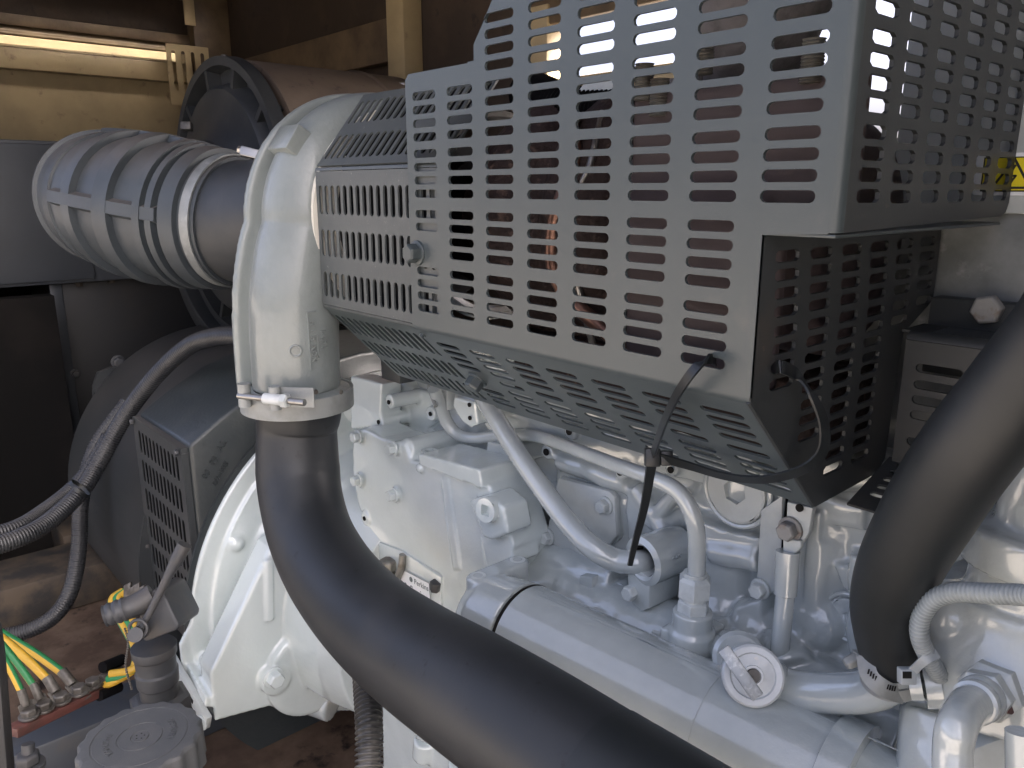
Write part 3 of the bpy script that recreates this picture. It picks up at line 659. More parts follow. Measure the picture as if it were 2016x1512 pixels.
# ================================================================== V-BAND CLAMP
vb = thing('band_clamp', 'grey V band clamp with T bolt round the compressor outlet', 'clamp', (XV, .627, -.39))
cz = -.3685; cc = V((XV, .627, cz))
g = G(); g.lathe(cc, (0, 0, 1), [(-.018, .098), (-.017, .1005), (.017, .1005), (.018, .098), (.017, .0955), (.0, .0965), (-.017, .0955)], 72, closed=True); obj('band', g, M['clamp'], vb)
g = G(); g.lathe(cc, (0, 0, 1), [(.002, .075), (.012, .0945), (.016, .0945), (.020, .076)], 56, closed=True); g.lathe(cc, (0, 0, 1), [(-.014, .06), (-.012, .0945), (-.002, .0945), (.001, .06)], 56, closed=True); obj('flange', g, M['silver'], vb)
def onband(x, y, R=.1015):
    d = ray(x, y); c = cc; a = d.x*d.x+d.y*d.y; b = -2*(d.x*c.x+d.y*c.y); c0 = c.x*c.x+c.y*c.y-R*R
    D = b*b-4*a*c0; t = (-b-math.sqrt(max(0, D)))/(2*a); p = d*t; n = V((p.x-c.x, p.y-c.y, 0)).normalized(); return p, n
pa, na = onband(491, 775); pb, nb = onband(545, 781); ta = V((-na.y, na.x, 0)); tb = V((-nb.y, nb.x, 0))
g = G(); g.lathe(pa+na*.010-V((0, 0, .020)), (0, 0, 1), [(0, .011), (.040, .011)], 20); obj('trunnion_loop', g, M['clamp'], vb)
g = G(); g.lathe(pb+nb*.008-V((0, 0, .020)), (0, 0, 1), [(0, .010), (.040, .010)], 20); g.obox(pb+nb*.002+tb*.03, tb*.035, V((0, 0, .017)), nb*.0016); obj('trunnion_loop', g, M['clamp'], vb)
dv = (pb+nb*.017)-(pa+na*.018); dn = dv.normalized(); s0 = pa+na*.018
g = G(); g.cyl(s0-dn*.004, s0+dn*.125, .0055, n=16); obj('bolt_shank', g, M['steel'], vb)
g = G(); g.cyl(s0+dn*.048, s0+dn*.083, .0095, n=20); obj('bolt_barrel', g, M['capsilver'], vb)
g = G(); g.hexp(s0+dn*.083, dn, .021, .012, .2); obj('nut', g, M['bolt'], vb)
g = G(); tube(g, Path([s0+dn*.098+dn*.0012*k for k in range(24)], .0058, 1), 14, True, lambda l, r: r+.0006*math.sin(l*2*PI/.0024)); obj('bolt_thread', g, M['steel'], vb)
for x in (622, 672): p, n = onband(x, 772, .1006); g = G(); g.lathe(p, n, [(-.001, .0045), (.0008, .004)], 14); obj('rivet', g, M['lugm'], vb)
# ================================================================== CHARGE PIPE
cp = thing('charge_pipe', 'thick matt black charge air pipe curving down and across the engine', 'pipe', (-1.2, .63, -.8))
cpts = [V((XV, .627, -.384)), V((XV, .627, -.40)), PD(585, 850, 1.455), PD(587, 925, 1.455), PD(594, 985, 1.435), PD(614, 1058, 1.39), PD(655, 1135, 1.31), PD(722, 1215, 1.20), PD(812, 1288, 1.07), PD(925, 1362, .955), PD(1050, 1445, .87), PD(1190, 1542, .80), PD(1350, 1655, .73), PD(1520, 1775, .67)]
crs = [.0785, .0765, .0722, .0755, .0738, .073, .0735, .0735, .074, .0745, .0745, .0745, .0745, .0745]
P = Path(cpts, crs, 8); g = G(); tube(g, P, 48); obj('pipe', g, M['rubber'], cp, sharp=70)
P2 = Path([PD(1185, 1538, .802), PD(1350, 1655, .73), PD(1520, 1775, .67)], [.0752, .077, .078], 8); g = G(); tube(g, P2, 48); obj('sleeve', g, M['hose'], cp)
# ================================================================== AIR FILTER
FC = PD(447, 398, 2.5); FR = .426
af = thing('air_filter', 'big round air filter canister with dusty brown body and ribbed black end cap', 'air filter', FC-V((0, 0, FR)))
g = G(); g.lathe(FC, (0, 1, 0), [(.062, FR-.012), (.064, FR), (.60, FR-.002), (.62, FR-.015), (.66, FR-.03)], 96); obj('canister', g, M['filterbody'], af)
g = G(); g.lathe(FC, (0, 1, 0), [(-.006, FR-.022), (-.006, FR+.004), (.035, FR+.006), (.035, FR+.001)], 96, caps=False); g.lathe(FC, (0, 1, 0), [(-.006, FR-.022), (.040, FR-.03), (.042, FR-.068), (.0, FR-.078), (-.012, FR-.09), (-.018, FR-.16), (-.03, .21), (-.05, .185), (-.10, .18)], 96, caps=False); obj('end_cap', g, M['filter'], af)
for k in range(12):
    a = 2*PI*k/12+.2; d = V((math.cos(a), 0, math.sin(a))); t = V((-math.sin(a), 0, math.cos(a)))
    g = G(); g.prism([FC+d*(FR-.02)+V((0, -.004, 0))-t*.012, FC+d*(FR-.02)+V((0, .06, 0))-t*.012, FC+d*(FR-.10)+V((0, .06, 0))-t*.004, FC+d*(FR-.10)+V((0, .0, 0))-t*.004], t*.018); obj('gusset', g, M['filter'], af)
g = G(); g.lathe(FC, (0, 1, 0), [(.44, FR), (.45, FR+.004), (.455, FR+.004), (.465, FR)], 96, caps=False); obj('body_seam', g, M['filterbody'], af)
arc = [rad(a) for a in range(200, 345, 5)]
for y0_ in (-.05,): g = G(); g.prism([FC+V((math.cos(a)*(FR+.004), y0_, math.sin(a)*(FR+.004))) for a in arc]+[FC+V((math.cos(a)*(FR+.060), y0_, math.sin(a)*(FR+.060))) for a in arc[::-1]], (0, .13, 0)); obj('cradle_band', g, M['filter'], af, .004)
bolt(FC+V((-.0, .03, FR+.004)), (0, 0, 1), .018, af, 'lugm', wash=False)
bolt(FC+V((.18, .56, FR-.06)), (0, 0, 1), .035, af, 'steel', wash=False)
# ================================================================== INTAKE HOSE
ih = thing('intake_hose', 'fat dusty grey ribbed rubber intake elbow joining turbocharger and air filter', 'hose', PD(230, 560, 2.0))
hp = [PD(474, 438, 1.77), PD(400, 428, 1.81), PD(320, 414, 1.86), PD(258, 402, 1.94), PD(222, 394, 2.03), PD(212, 388, 2.14), PD(232, 384, 2.26), PD(300, 384, 2.37), PD(390, 386, 2.46)]
hr = [.142, .150, .160, .162, .163, .163, .162, .160, .160]
H = Path(hp, hr, 10); q = H.resample(.008)
g = G(); tube(g, q, 56); obj('hose_body', g, M['intake'], ih, sharp=70)
def ringrib(l, w, hgt, name='rib'):
    vs = []; fs = []; n = 56; m = 0
    for dl, e in ((-w/2, -.004), (-w/2+.002, hgt), (w/2-.002, hgt), (w/2, -.004)):
        p, t, u, v, r = H.at(l+dl)
        for k in range(n):
            a = 2*PI*k/n; vs.append(p+(u*math.cos(a)+v*math.sin(a))*(r+e))
    for i in range(3):
        for k in range(n): fs.append((i*n+k, i*n+(k+1) % n, (i+1)*n+(k+1) % n, (i+1)*n+k))
    g = G(); g.add(vs, fs); return obj(name, g, M['intake'], ih, sharp=50)
LT = H.L[-1]
for l, w_, h_ in ((.062, .040, .012), (.102, .020, .015), (.134, .024, .017), (.222, .036, .016), (.330, .036, .015), (.45, .034, .006), (.58, .034, .010), (.68, .03, .012), (.78, .026, .012)): ringrib(l, w_, h_)
def longrib(ang, l0, l1, wd, hgt):
    pts = []; nr = []
    vs = []; m = 0; L = l0
    while L <= l1:
        p, t, u, v, r = H.at(L)
        for da, e in ((-wd/2, -.004), (-wd/2+.01, hgt), (wd/2-.01, hgt), (wd/2, -.004)):
            a = ang+da/r; vs.append(p+(u*math.cos(a)+v*math.sin(a))*(r+e))
        m += 1; L += .012
    fs = [(i*4+k, i*4+k+1, i*4+4+k+1, i*4+4+k) for i in range(m-1) for k in range(3)]
    fs += [(3, 2, 1, 0), (m*4-4, m*4-3, m*4-2, m*4-1)]
    g = G(); g.add(vs, fs); return obj('lengthwise_rib', g, M['intake'], ih, sharp=50)
# find the angle that faces the photographer / the sky
p, t, u, v, r = H.at(.2)
def angof(dv): return math.atan2(V(dv).dot(v), V(dv).dot(u))
af0 = angof(-CF*1.0 - CU*.22); au = angof(V((0, 0, 1)))
longrib(af0, .085, .42, .044, .0155); longrib(au+.05, .09, .62, .04, .0145); longrib(au+PI, .1, .6, .04, .0145)
g = G(); 
for (x, y) in ((112, 361), (212, 372)):
    d = min(range(len(q.p)), key=lambda i: abs(1008+FPX*q.p[i].dot(CR)/q.p[i].dot(CF)-max(x, 250)))
    c = PD(x, y, q.p[d].dot(CF)-.160+(.06 if x < 150 else 0)); g.torus(c, -CF, .010, .0018, 20, 6)
obj('moulded_mark', g, M['intake'], ih)
p, t, u, v, r = H.at(.022)
g = G(); g.lathe(p, t, [(-.012, r+.0005), (-.012, r+.004), (.012, r+.004), (.012, r+.0005)], 72, caps=False); obj('hose_clamp', g, M['galv'], ih)
c = PD(505, 305, 1.66); g = G(); g.obox(c, CR*.032+CU*-.008, CU*.010+CR*.002, CF*.01); obj('clamp_screw_housing', g, M['steel'], ih, .003)
g = G(); g.cyl(c-CR*.034+CU*.01, c-CR*.012+CU*.005, .008, n=14); g.hexp(c-CR*.03+CU*.009, -CR+CU*.3, .014, .01); obj('clamp_screw', g, M['steel'], ih)
c = PD(368, 249, 2.3); g = G(); g.obox(c, CR*.015, CU*.012, CF*.012); obj('rear_clamp_screw', g, M['lugm'], ih, .003)
it = thing('inlet_tube', 'smooth dark inlet tube between ribbed hose and turbocharger', 'pipe', PD(470, 560, 1.75))
g = G(); tube(g, Path([PD(450, 434, 1.79), PD(500, 440, 1.745), PD(545, 436, 1.70), V((-1.46, TY-.02, TZ))], [.134, .134, .134, .126], 8), 56); obj('tube_body', g, M['filter'], it)
# ================================================================== ENGINE
en = thing('engine', 'white and grey painted diesel engine block with bolted covers and bosses', 'engine', (-.7, 1.0, FZ))
NY = V((0, -1, 0))
def S(g, pts, Y, th): return g.prism([PY(a, b, Y) for a, b in pts], (0, th, 0))
def yc(g, x, y, Y, rpx, th, r1=None):      # round boss on a plane facing the side of the engine
    p = PY(x, y, Y); r = rpx*(p.dot(CF))/FPX; g.lathe(p, (0, 1, 0), [(0, r), (th, r1 if r1 else r)], 24); return p, r
def rpx(x, y, Y, px): return px*PY(x, y, Y).dot(CF)/FPX
YB = .93
g = G()
g.box((-1.42, YB, -1.10), (.25, YB+.12, -.335))                     # crankcase side
S(g, [(905, 775), (960, 800), (1330, 880), (1560, 960), (1700, 1000), (1700, 1050), (1400, 960), (1100, 880), (960, 850)], .90, .1)   # deck flange
for x, y, w_ in ((1075, 890, 17), (1220, 930, 17), (1320, 925, 17), (1120, 850, 15)): yc(g, x, y, .885, w_, .08)
# vertical swellings between cylinders
for x, y0, y1, Y, r in ((1250, 925, 1150, .955, .060), (1440, 1010, 1290, .955, .062), (1640, 1010, 1300, .955, .058), (1150, 890, 960, .95, .05), (1345, 1000, 1180, .96, .03)):
    a = PY(x, y0, Y); g.cyl(a, V((a.x, a.y+.0, PY(x, y1, Y).z)), r, r*.95, n=24)
for x, y, Y, r in ((1310, 1015, .93, .034), (1235, 1040, .925, .03), (1285, 985, .935, .03), (1415, 1195, .92, .04), (1490, 1240, .91, .045), (1290, 1230, .90, .05), (1225, 1260, .90, .05), (1610, 1215, .92, .045), (1580, 1120, .93, .03), (1135, 905, .93, .028), (1185, 955, .93, .03), (1345, 940, .93, .03)): g.ball(PY(x, y, Y), r, 16, (1, .8, 1))
# long rounded gallery rib and lower shelf
g.cyl(PY(1040, 1085, .90), PY(1230, 1150, .90), .042, .046)
g.cyl(PY(1060, 1150, .87), PY(1420, 1300, .87), .05, .06)
g.cyl(PY(1400, 1295, .88), PY(1800, 1480, .88), .06, .07)
S(g, [(1040, 1060), (1110, 1095), (1200, 1110), (1240, 1180), (1300, 1260), (1100, 1180), (1040, 1140)], .885, .08)
# frame round the side cover
S(g, [(1066, 1075), (1098, 930), (1222, 962), (1232, 1062), (1215, 1120), (1090, 1085)], .905, .06)
yc(g, 1079, 1057, .885, 16, .06); yc(g, 1192, 996, .885, 18, .06); yc(g, 1068, 976, .895, 14, .06)
# recessed socket plug boss, collar boss, plug bosses
yc(g, 1028, 1080, .90, 30, .08); yc(g, 1224, 1172, .875, 28, .08); yc(g, 1672, 1216, .91, 38, .06); yc(g, 1806, 1424, .86, 42, .08)
yc(g, 1450, 968, .895, 60, .08); yc(g, 1395, 1112, .90, 22, .06)
S(g, [(1380, 1010), (1500, 1010), (1490, 1090), (1400, 1090)], .925, .05)
# right-hand wall
S(g, [(1560, 985), (1760, 960), (1900, 1050), (1900, 1512), (1560, 1330)], .915, .06)
S(g, [(1700, 1340), (1900, 1420), (1900, 1560), (1640, 1540), (1640, 1420)], .875, .06)
yc(g, 1625, 1405, .83, 22, .1)
g.cyl(PY(1535, 1255, .90), PY(1560, 1330, .86), .028, .035)
# ribs, recess walls and water jacket pads that break up the casting
for pts, Y, th in (([(1010, 945), (1060, 960), (1048, 1075), (1005, 1050)], .885, .06), ([(1232, 955), (1262, 985), (1262, 1075), (1236, 1065)], .895, .05), ([(1268, 1010), (1330, 960), (1352, 975), (1290, 1035), (1330, 1090), (1318, 1105), (1266, 1045)], .905, .05), ([(1400, 1040), (1500, 1060), (1494, 1085), (1395, 1065)], .895, .05), ([(1588, 1010), (1614, 1010), (1604, 1200), (1580, 1260), (1566, 1250), (1584, 1180)], .89, .05), ([(1640, 1110), (1700, 1120), (1690, 1180), (1655, 1160)], .90, .05), ([(1440, 1200), (1500, 1180), (1490, 1290), (1430, 1300)], .885, .05), ([(960, 870), (1020, 880), (1050, 905), (1000, 915), (955, 900)], .88, .06)): S(g, pts, Y, th)
for a_, b_, r_ in (((1015, 930), (1020, 1070), .022), ((1405, 1085), (1500, 1100), .020), ((1250, 960), (1340, 1095), .014), ((1340, 960), (1275, 1030), .012), ((1105, 905), (1240, 955), .018), ((1615, 1060), (1600, 1250), .016), ((1700, 1090), (1700, 1290), .018), ((1480, 1190), (1470, 1290), .02), ((1300, 1105), (1330, 1240), .016)):
    g.cyl(PY(*a_, .905), PY(*b_, .905), r_, n=12)
blk = cast('engine_block', g, M['grey'], en, .0037, 3, .010, 18)
# ---- rear timing cover
YT = .80
g = G()
S(g, [(694, 852), (714, 843), (750, 862), (795, 874), (806, 906), (830, 914), (905, 930), (950, 938), (990, 1000), (1012, 1075), (1000, 1130), (935, 1150), (925, 1420), (870, 1400), (868, 1132), (750, 1074), (722, 1040), (706, 1000), (694, 940)], YT, .085)
S(g, [(712, 850), (790, 880), (900, 940), (950, 990), (960, 1100), (905, 1140), (900, 1400), (870, 1400), (860, 1120), (750, 1060), (715, 990)], YT+.02, .14)
S(g, [(822, 893), (944, 925), (950, 962), (905, 946), (826, 916)], YT-.012, .10)
yc(g, 800, 886, YT+.008, 24, .125)     # horizontal barrel
c0 = PY(768, 862, .86); g.cyl(c0-V((0, 0, .05)), c0+V((0, 0, .012)), .030)
for x, y in ((706, 860), (776, 884), (706, 946), (776, 975), (717, 1021)): yc(g, x, y, YT-.006, 14, .05)
S(g, [(922, 985), (960, 974), (990, 1000), (1000, 1050), (968, 1064), (950, 1058)], YT-.022, .055)
S(g, [(948, 1060), (1000, 1040), (1012, 1110), (960, 1130)], YT-.002, .06)
yc(g, 767, 1090, YT+.0, 20, .08)
# top flange of the housing, seen behind the clamp
S(g, [(690, 745), (760, 742), (900, 790), (905, 880), (840, 860), (690, 880)], .93, .12)
S(g, [(690, 740), (752, 756), (748, 838), (690, 845)], .845, .05)
for x, y, r in ((766, 791, 15), (746, 830, 15)):
    p, r_ = yc(g, x, y, .845, r, .10)
p, r_ = yc(g, 847, 815, .90, 16, .06)
S(g, [(800, 760), (850, 775), (862, 830), (830, 850), (800, 830)], .915, .05)
g.ball(PY(700, 790, .93), .06, 16); g.ball(PY(820, 770, .95), .05, 16); g.ball(PY(690, 860, .93), .07, 16)
for x, y in ((822, 905), (938, 936)): yc(g, x, y+18, YT-.010, 9, .03)
S(g, [(880, 945), (905, 1120), (892, 1120), (868, 945)], YT-.003, .02)
tcv = cast('timing_cover', g, M['white'], en, .0036, 3, .002, 10)
# small dark threaded holes
def hole(x, y, Y, px, par=None):
    p = PY(x, y, Y); r = px*p.dot(CF)/FPX; g = G(); g.lathe(p, (0, 1, 0), [(-.0012, r), (.001, r), (.0, r*.6)], 16); return obj('threaded_hole', g, M['hole'], par or en)
for x, y, Y in ((765, 792, .842), (745, 831, .842), (847, 815, .897), (717, 1021, YT-.008)): hole(x, y, Y, 4.5)
for x, y in ((1075, 890), (1220, 930), (1320, 925), (1120, 850)): hole(x, y, .880, 7)
hole(1625, 1408, .826, 9)
for x, y in ((705, 859), (775, 883), (706, 945), (776, 974)): bolt(PY(x, y, YT-.008), NY, .0205, tcv, 'white')
plug(PY(966, 1002, YT-.022), V((.15, -1, .12)), .0215, tcv, 'white', sock=4, h=.014, depth=.014, rs=.0125)
for x, y, Y, zc in ((767, 843, .86, 0), (845, 892, .83, 0), (918, 918, .83, 0)):
    p = PY(x, y, Y); g = G(); g.lathe(p-V((0, 0, .012)), (0, 0, 1), [(0, .018), (.006, .018), (.007, .0165), (.012, .0165), (.013, .0155), (.018, .0155), (.018, .0085), (.006, .0085)], 24, caps=False); g.lathe(p-V((0, 0, .007)), (0, 0, 1), [(0, .0085), (.0001, .001)], 16); obj('threaded_plug', g, M['white'], tcv)
# two-hole pad under the guard and its neighbours
g = G(); S(g, [(893, 782), (935, 792), (940, 835), (925, 842), (908, 830), (890, 800)], .865, .05); pad = cast('mounting_pad', g, M['white'], en, .003, 4)
hole(924, 797, .862, 4.5); hole(925, 823, .862, 4.5)
# side cover with its gasket plate
g = G(); S(g, [(1074, 1062), (1101, 938), (1206, 966), (1216, 978), (1220, 1060), (1170, 1118)], .893, .012); obj('cover_gasket', g, M['grey'], en, .002)
g = G(); S(g, [(1072, 1064), (1099, 941), (1200, 968), (1210, 980), (1213, 1056), (1165, 1112)], .881, .012); scv = obj('side_cover', g, M['pale'], en, .003)
for x, y in ((1192, 995), (1079, 1056)): bolt(PY(x, y, .880), NY, .0205, scv)
g = G(); S(g, [(1140, 1133), (1166, 1137), (1166, 1162), (1140, 1157)], .846, .03); obj('square_boss', g, M['grey'], en, .003)
g = G(); g.lathe(PY(1101, 1157, .850), (0, 1, 0), [(0, .010), (.02, .011)], 8); obj('cast_pip', g, M['grey'], en)
plug(PY(1028, 1080, .90), NY, .024, en, 'grey', h=.004, rs=.008)
plug(PY(1225, 1172, .872), NY, .020, en, 'grey', h=.004, rs=.008)
plug(PY(1673, 1216, .91), NY, .026, en, 'bolt', h=.004, rs=.009)
g = G(); g.torus(PY(1673, 1216, .908), (0, 1, 0), .031, .003, 32, 8); g.torus(PY(1806, 1424, .857), (0, 1, 0), .036, .003, 32, 8); g.torus(PY(1028, 1080, .896), (0, 1, 0), .029, .002, 32, 8); obj('plug_ring', g, M['grey'], en)
plug(PY(1806, 1424, .858), NY, .030, en, 'bolt', h=.006, rs=.010)
plug(PY(1451, 966, .893), NY, .045, en, 'pale', h=.006, rs=.018, name='large_plug')
g = G(); g.torus(PY(1451, 966, .892), (0, 1, 0), .050, .004, 40, 8); obj('plug_rim', g, M['grey'], en)
g = G(); S(g, [(1497, 1005), (1540, 975), (1538, 1080), (1527, 1160), (1512, 1174), (1490, 1160), (1489, 1146)], .882, .010); spl = obj('strap_plate', g, M['pale'], en, .002)
bolt(PY(1497, 1159, .880), NY, .0195, spl)
g = G(); g.box(PY(1536, 1100, .878), PY(1549, 982, .878)+V((0, .004, 0))); obj('shadow_gap', g, M['black'], en)  # black strip painted in for the shadow beside the strap plate
g = G(); S(g, [(1549, 988), (1600, 1000), (1592, 1050), (1578, 1072), (1546, 1068)], .868, .010); lpl = obj('lifting_plate', g, M['pale'], en, .002)
hole(1574, 1000, .866, 8)
bolt(PY(1556, 1042, .866), NY, .022, lpl, 'rustbolt', ph=.2)
# rear data label
lab2 = thing('engine_label', 'white rating label with grey print beside the brass fittings', 'label', PY(820, 1165, .79))
o_ = PY(846, 1148, .792); ux = PY(846, 1157, .792)-PY(800, 1133, .792); ux.normalize(); uz = V((0, 0, 1)); uz = (uz-ux*uz.dot(ux)).normalized(); nn = ux.cross(uz)
g = G(); g.prism([PY(x, y, .795) for x, y in ((868, 1137), (868, 1260), (740, 1180), (745, 1068), (790, 1085))], (0, .02, 0)); obj('label_pad', g, M['white'], en, .002)
def LP_(a, b): return o_ + ux*a + uz*b - nn*.0
N_ = nn if nn.y < 0 else -nn
g = G(); g.prism([LP_(a, b)-N_*.0002 for a, b in ((-.10, 0), (0, 0), (0, -.062), (-.10, -.062))], N_*.0008); obj('label_sheet', g, M['labelwhite'], lab2)
g = G(); 
for a0, b0, a1, b1 in ((-.10, -.0008, -.0, .0), (-.0016, -.062, 0, 0)): g.prism([LP_(a, b)+N_*.0006 for a, b in ((a0, b0), (a1, b0), (a1, b1), (a0, b1))], N_*.0004)
obj('label_border', g, M['inkgrey'], lab2)
text('label_name', 'Perkins', .0165, LP_(-.029, -.0135)+N_*.0008, ux, uz, M['inkgrey'], lab2, .0004)
text('label_series', '00 Series', .0265, LP_(-.056, -.036)+N_*.0008, ux, uz, M['inkgrey'], lab2, .0004)
g = G(); g.lathe(LP_(-.064, -.0125)+N_*.0006, N_, [(0, .0055), (.0005, .0055)], 20); obj('label_dot', g, M['inkgrey'], lab2)
# fittings by the label
g = G(); p = PY(763, 1096, .785); g.hexp(p-V((0, 0, .028)), (0, 0, 1), .034, .022); g.hexp(p-V((0, 0, .058)), (0, 0, 1), .038, .026, .3); g.cyl(p-V((0, 0, .11)), p-V((0, 0, .05)), .014); ft = obj('hose_fitting', g, M['brass'], None, .001); tag(ft, 'dull brass hexagon fitting below the white timing cover', 'fitting')
g = G(); tube(g, Path([PY(793, 1092, .79), PY(790, 1118, .787), PY(781, 1142, .785), PY(775, 1175, .785)], .0075, 8), 14); sn = obj('sensor_tube', g, M['brass'], None); tag(sn, 'thin dirty metal tube beside the brass fitting', 'tube')
g = G(); g.hexp(PY(858, 1146, .79), V((-.2, 0, -1)), .02, .02); obj('small_nut', g, M['pump'], en, .001)
# lower crankcase seen below the black pipe
g = G()
S(g, [(752, 1355), (800, 1372), (1010, 1512), (1100, 1620), (752, 1620)], .70, .15)
S(g, [(752, 1330), (800, 1345), (1000, 1470), (1010, 1512), (900, 1490), (790, 1400), (752, 1395)], .685, .1)
for x, y in ((838, 1443), (905, 1487)):
    yc(g, x, y, .665, 14, .08)
g.cyl(PY(838, 1455, .70), PY(835, 1490, .70), .022); g.cyl(PY(905, 1500, .70), PY(902, 1560, .70), .02)
S(g, [(830, 1425), (850, 1440), (850, 1470), (815, 1455)], .675, .05); S(g, [(880, 1478), (920, 1478), (925, 1512), (890, 1500)], .675, .05)
cast('oil_pan', g, M['white'], en, .004, 4, .003, 12)
for x, y in ((838, 1443), (905, 1487)): hole(x, y, .663, 4)
# ---- flywheel housing and its mounting foot
KY, KZ = 1.0, -.95
g = G()
def kx(x): return V((x, KY, KZ))
g.lathe(kx(-1.622), (1, 0, 0), [(0, .508), (.018, .508), (.018, .470), (.026, .465), (.028, .41), (.05, .375), (.115, .36), (.13, .35), (.24, .33), (.30, .31)], 120)
for q_ in g.v: q_.z = max(q_.z, -1.09)
prof = [(.62, -.66), (.560, -.800), (.466, -.955), (.466, -1.018), (.75, -1.13), (1.05, -1.1), (1.05, -.66)]
prof2 = [(.70, -.66), (.636, -.745), (.488, -.972), (.486, -1.088), (.75, -1.135), (1.05, -1.1), (1.05, -.66)]
web = [(.80, -.66), (.70, -.77), (.600, -.945), (.575, -1.02), (.75, -1.125), (1.05, -1.1), (1.05, -.66)]
g.prism([V((-1.622, a, b)) for a, b in prof], (.014, 0, 0))
g.prism([V((-1.506, a, b)) for a, b in prof2], (.012, 0, 0))
g.prism([V((-1.62, a, b)) for a, b in web], (.12, 0, 0))
g.prism([V((-1.62, .47, -1.02)), V((-1.62, .75, -1.135)), V((-1.62, .75, -1.115)), V((-1.62, .475, -.998))], (.12, 0, -.03))
for (x, y, X, r) in ((463, 1068, -1.605, .022), (410, 1300, -1.59, .020)):
    g.ball(PX(x, y, X), r, 16)
c = PX(612, 1312, -1.494)
g.lathe(c-V((.03, 0, 0)), (1, 0, 0), [(0, .118), (.046, .110), (.05, .10)], 48)
for x, y in ((538, 1333), (664, 1314)): p = PX(x, y, -1.49); g.lathe(p-V((.03, 0, 0)), (1, 0, 0), [(0, .038), (.050, .033)], 20)
g.prism([PX(x, y, -1.50) for x, y in ((413, 1325), (530, 1078), (640, 1000), (800, 1100), (760, 1320), (640, 1346), (590, 1362), (540, 1360), (425, 1416))], (-.06, 0, 0))
g.cyl(PX(528, 1100, -1.494), PX(530, 1220, -1.494), .010)
fwh = cast('flywheel_housing', g, M['white'], en, .0038, 2, .0015, 8)
for x, y in ((538, 1333), (664, 1314)): bolt(PX(x, y, -1.438), (1, 0, 0), .031, fwh, 'white', h=.020)
g = G(); g.prism([PX(x, y, -1.51) for x, y in ((575, 1365), (655, 1345), (690, 1352), (700, 1400), (665, 1402), (640, 1378), (600, 1380))], (-.10, 0, 0)); g.cyl(PX(600, 1372, -1.55), PX(655, 1392, -1.48), .035); cast('starter_end', g, M['grey'], en, .005, 4)
# foot strip with slot and bolts
g = G(); a = V((-1.630, .458, -1.010)); b = V((-1.505, .470, -1.078)); d = (b-a).normalized()
g.obox((a+b)/2, d*.085, V((0, -.006, 0)), d.cross(V((0, 1, 0)))*.022); obj('foot_strip', g, M['pale'], en, .002)
g = G(); g.obox((a+b)/2+d*.005+V((0, -.0065, 0)), d*.022, V((0, -.0006, 0)), d.cross(V((0, 1, 0)))*.006); obj('slot', g, M['hole'], en)
bolt(PX(352, 1331, -1.628)+V((0, -.004, 0)), V((.3, -1, 0)), .034, en, 'bolt', h=.02); bolt(PX(334, 1318, -1.66), V((-.2, -1, .3)), .026, en, 'galv', h=.02)
bolt(V((-1.505, .462, -1.085)), V((.3, -1, .1)), .022, en, 'bolt', h=.012)
# ================================================================== OIL COOLER
oc = thing('oil_cooler', 'glossy grey oil cooler cylinder lying along the engine with a two hole bracket head', 'cooler', PD(1300, 1500, 1.05))
A = PD(1030, 1246, 1.20); B = PD(1650, 1555, .885); d = (B-A).normalized()
Rr = .0755
g = G(); g.lathe(A, d, [(.006, Rr-.004), (.0062, Rr), ((B-A).length-.004, Rr), ((B-A).length, Rr-.004)], 80); obj('cooler_tube', g, M['grey'], oc)
g = G(); g.lathe(A, d, [(-.10, .05), (-.07, Rr-.006), (-.003, Rr+.001)], 64)
S_ = lambda pts, Y, th: g.prism([PY(a, b, Y) for a, b in pts], (0, th, 0))
h0 = PY(941, 1133, .705); h1 = PX(1019, 1098, h0.x); h1.z = h0.z
for p_, q_ in ((h0, h1),):
    n_ = 12; st_ = [h0+V((math.cos(a), math.sin(a), 0))*.019 for a in [PI+PI*k/n_ for k in range(n_+1)]] + [h1+V((math.cos(a), math.sin(a), 0))*.019 for a in [PI*k/n_ for k in range(n_+1)]]
    g.prism(st_, (0, 0, -.05))
    g.frustum([p+V((0, 0, -.045)) for p in st_], [V((h0.x, (h0.y+h1.y)/2, 0))+(V((p.x, p.y, 0))-V((h0.x, (h0.y+h1.y)/2, 0)))*1.25+V((.03, 0, h0.z-.12)) for p in st_])
cast('cooler_head', g, M['grey'], oc, .0036, 4)
for p in (h0, h1):
    g = G(); g.lathe(p+V((0, 0, -.006)), (0, 0, 1), [(0, .0125), (.0062, .0128), (.0066, .008), (.004, .008)], 20, caps=False); g.lathe(p+V((0, 0, -.0035)), (0, 0, 1), [(0, .0082), (.0003, .001)], 16); obj('tapped_hole', g, M['bolt'], oc)
g = G(); g.torus(A+d*.002, d, Rr-.0018, .0024, 64, 8); obj('seam', g, M['hole'], oc)
LL = (B-A).length
g = G(); g.lathe(A, d, [(LL-.012, Rr+.001), (LL-.010, Rr+.006), (LL+.022, Rr+.006), (LL+.024, Rr-.006), (LL+.06, Rr-.012)], 64); obj('end_ring', g, M['grey'], oc)
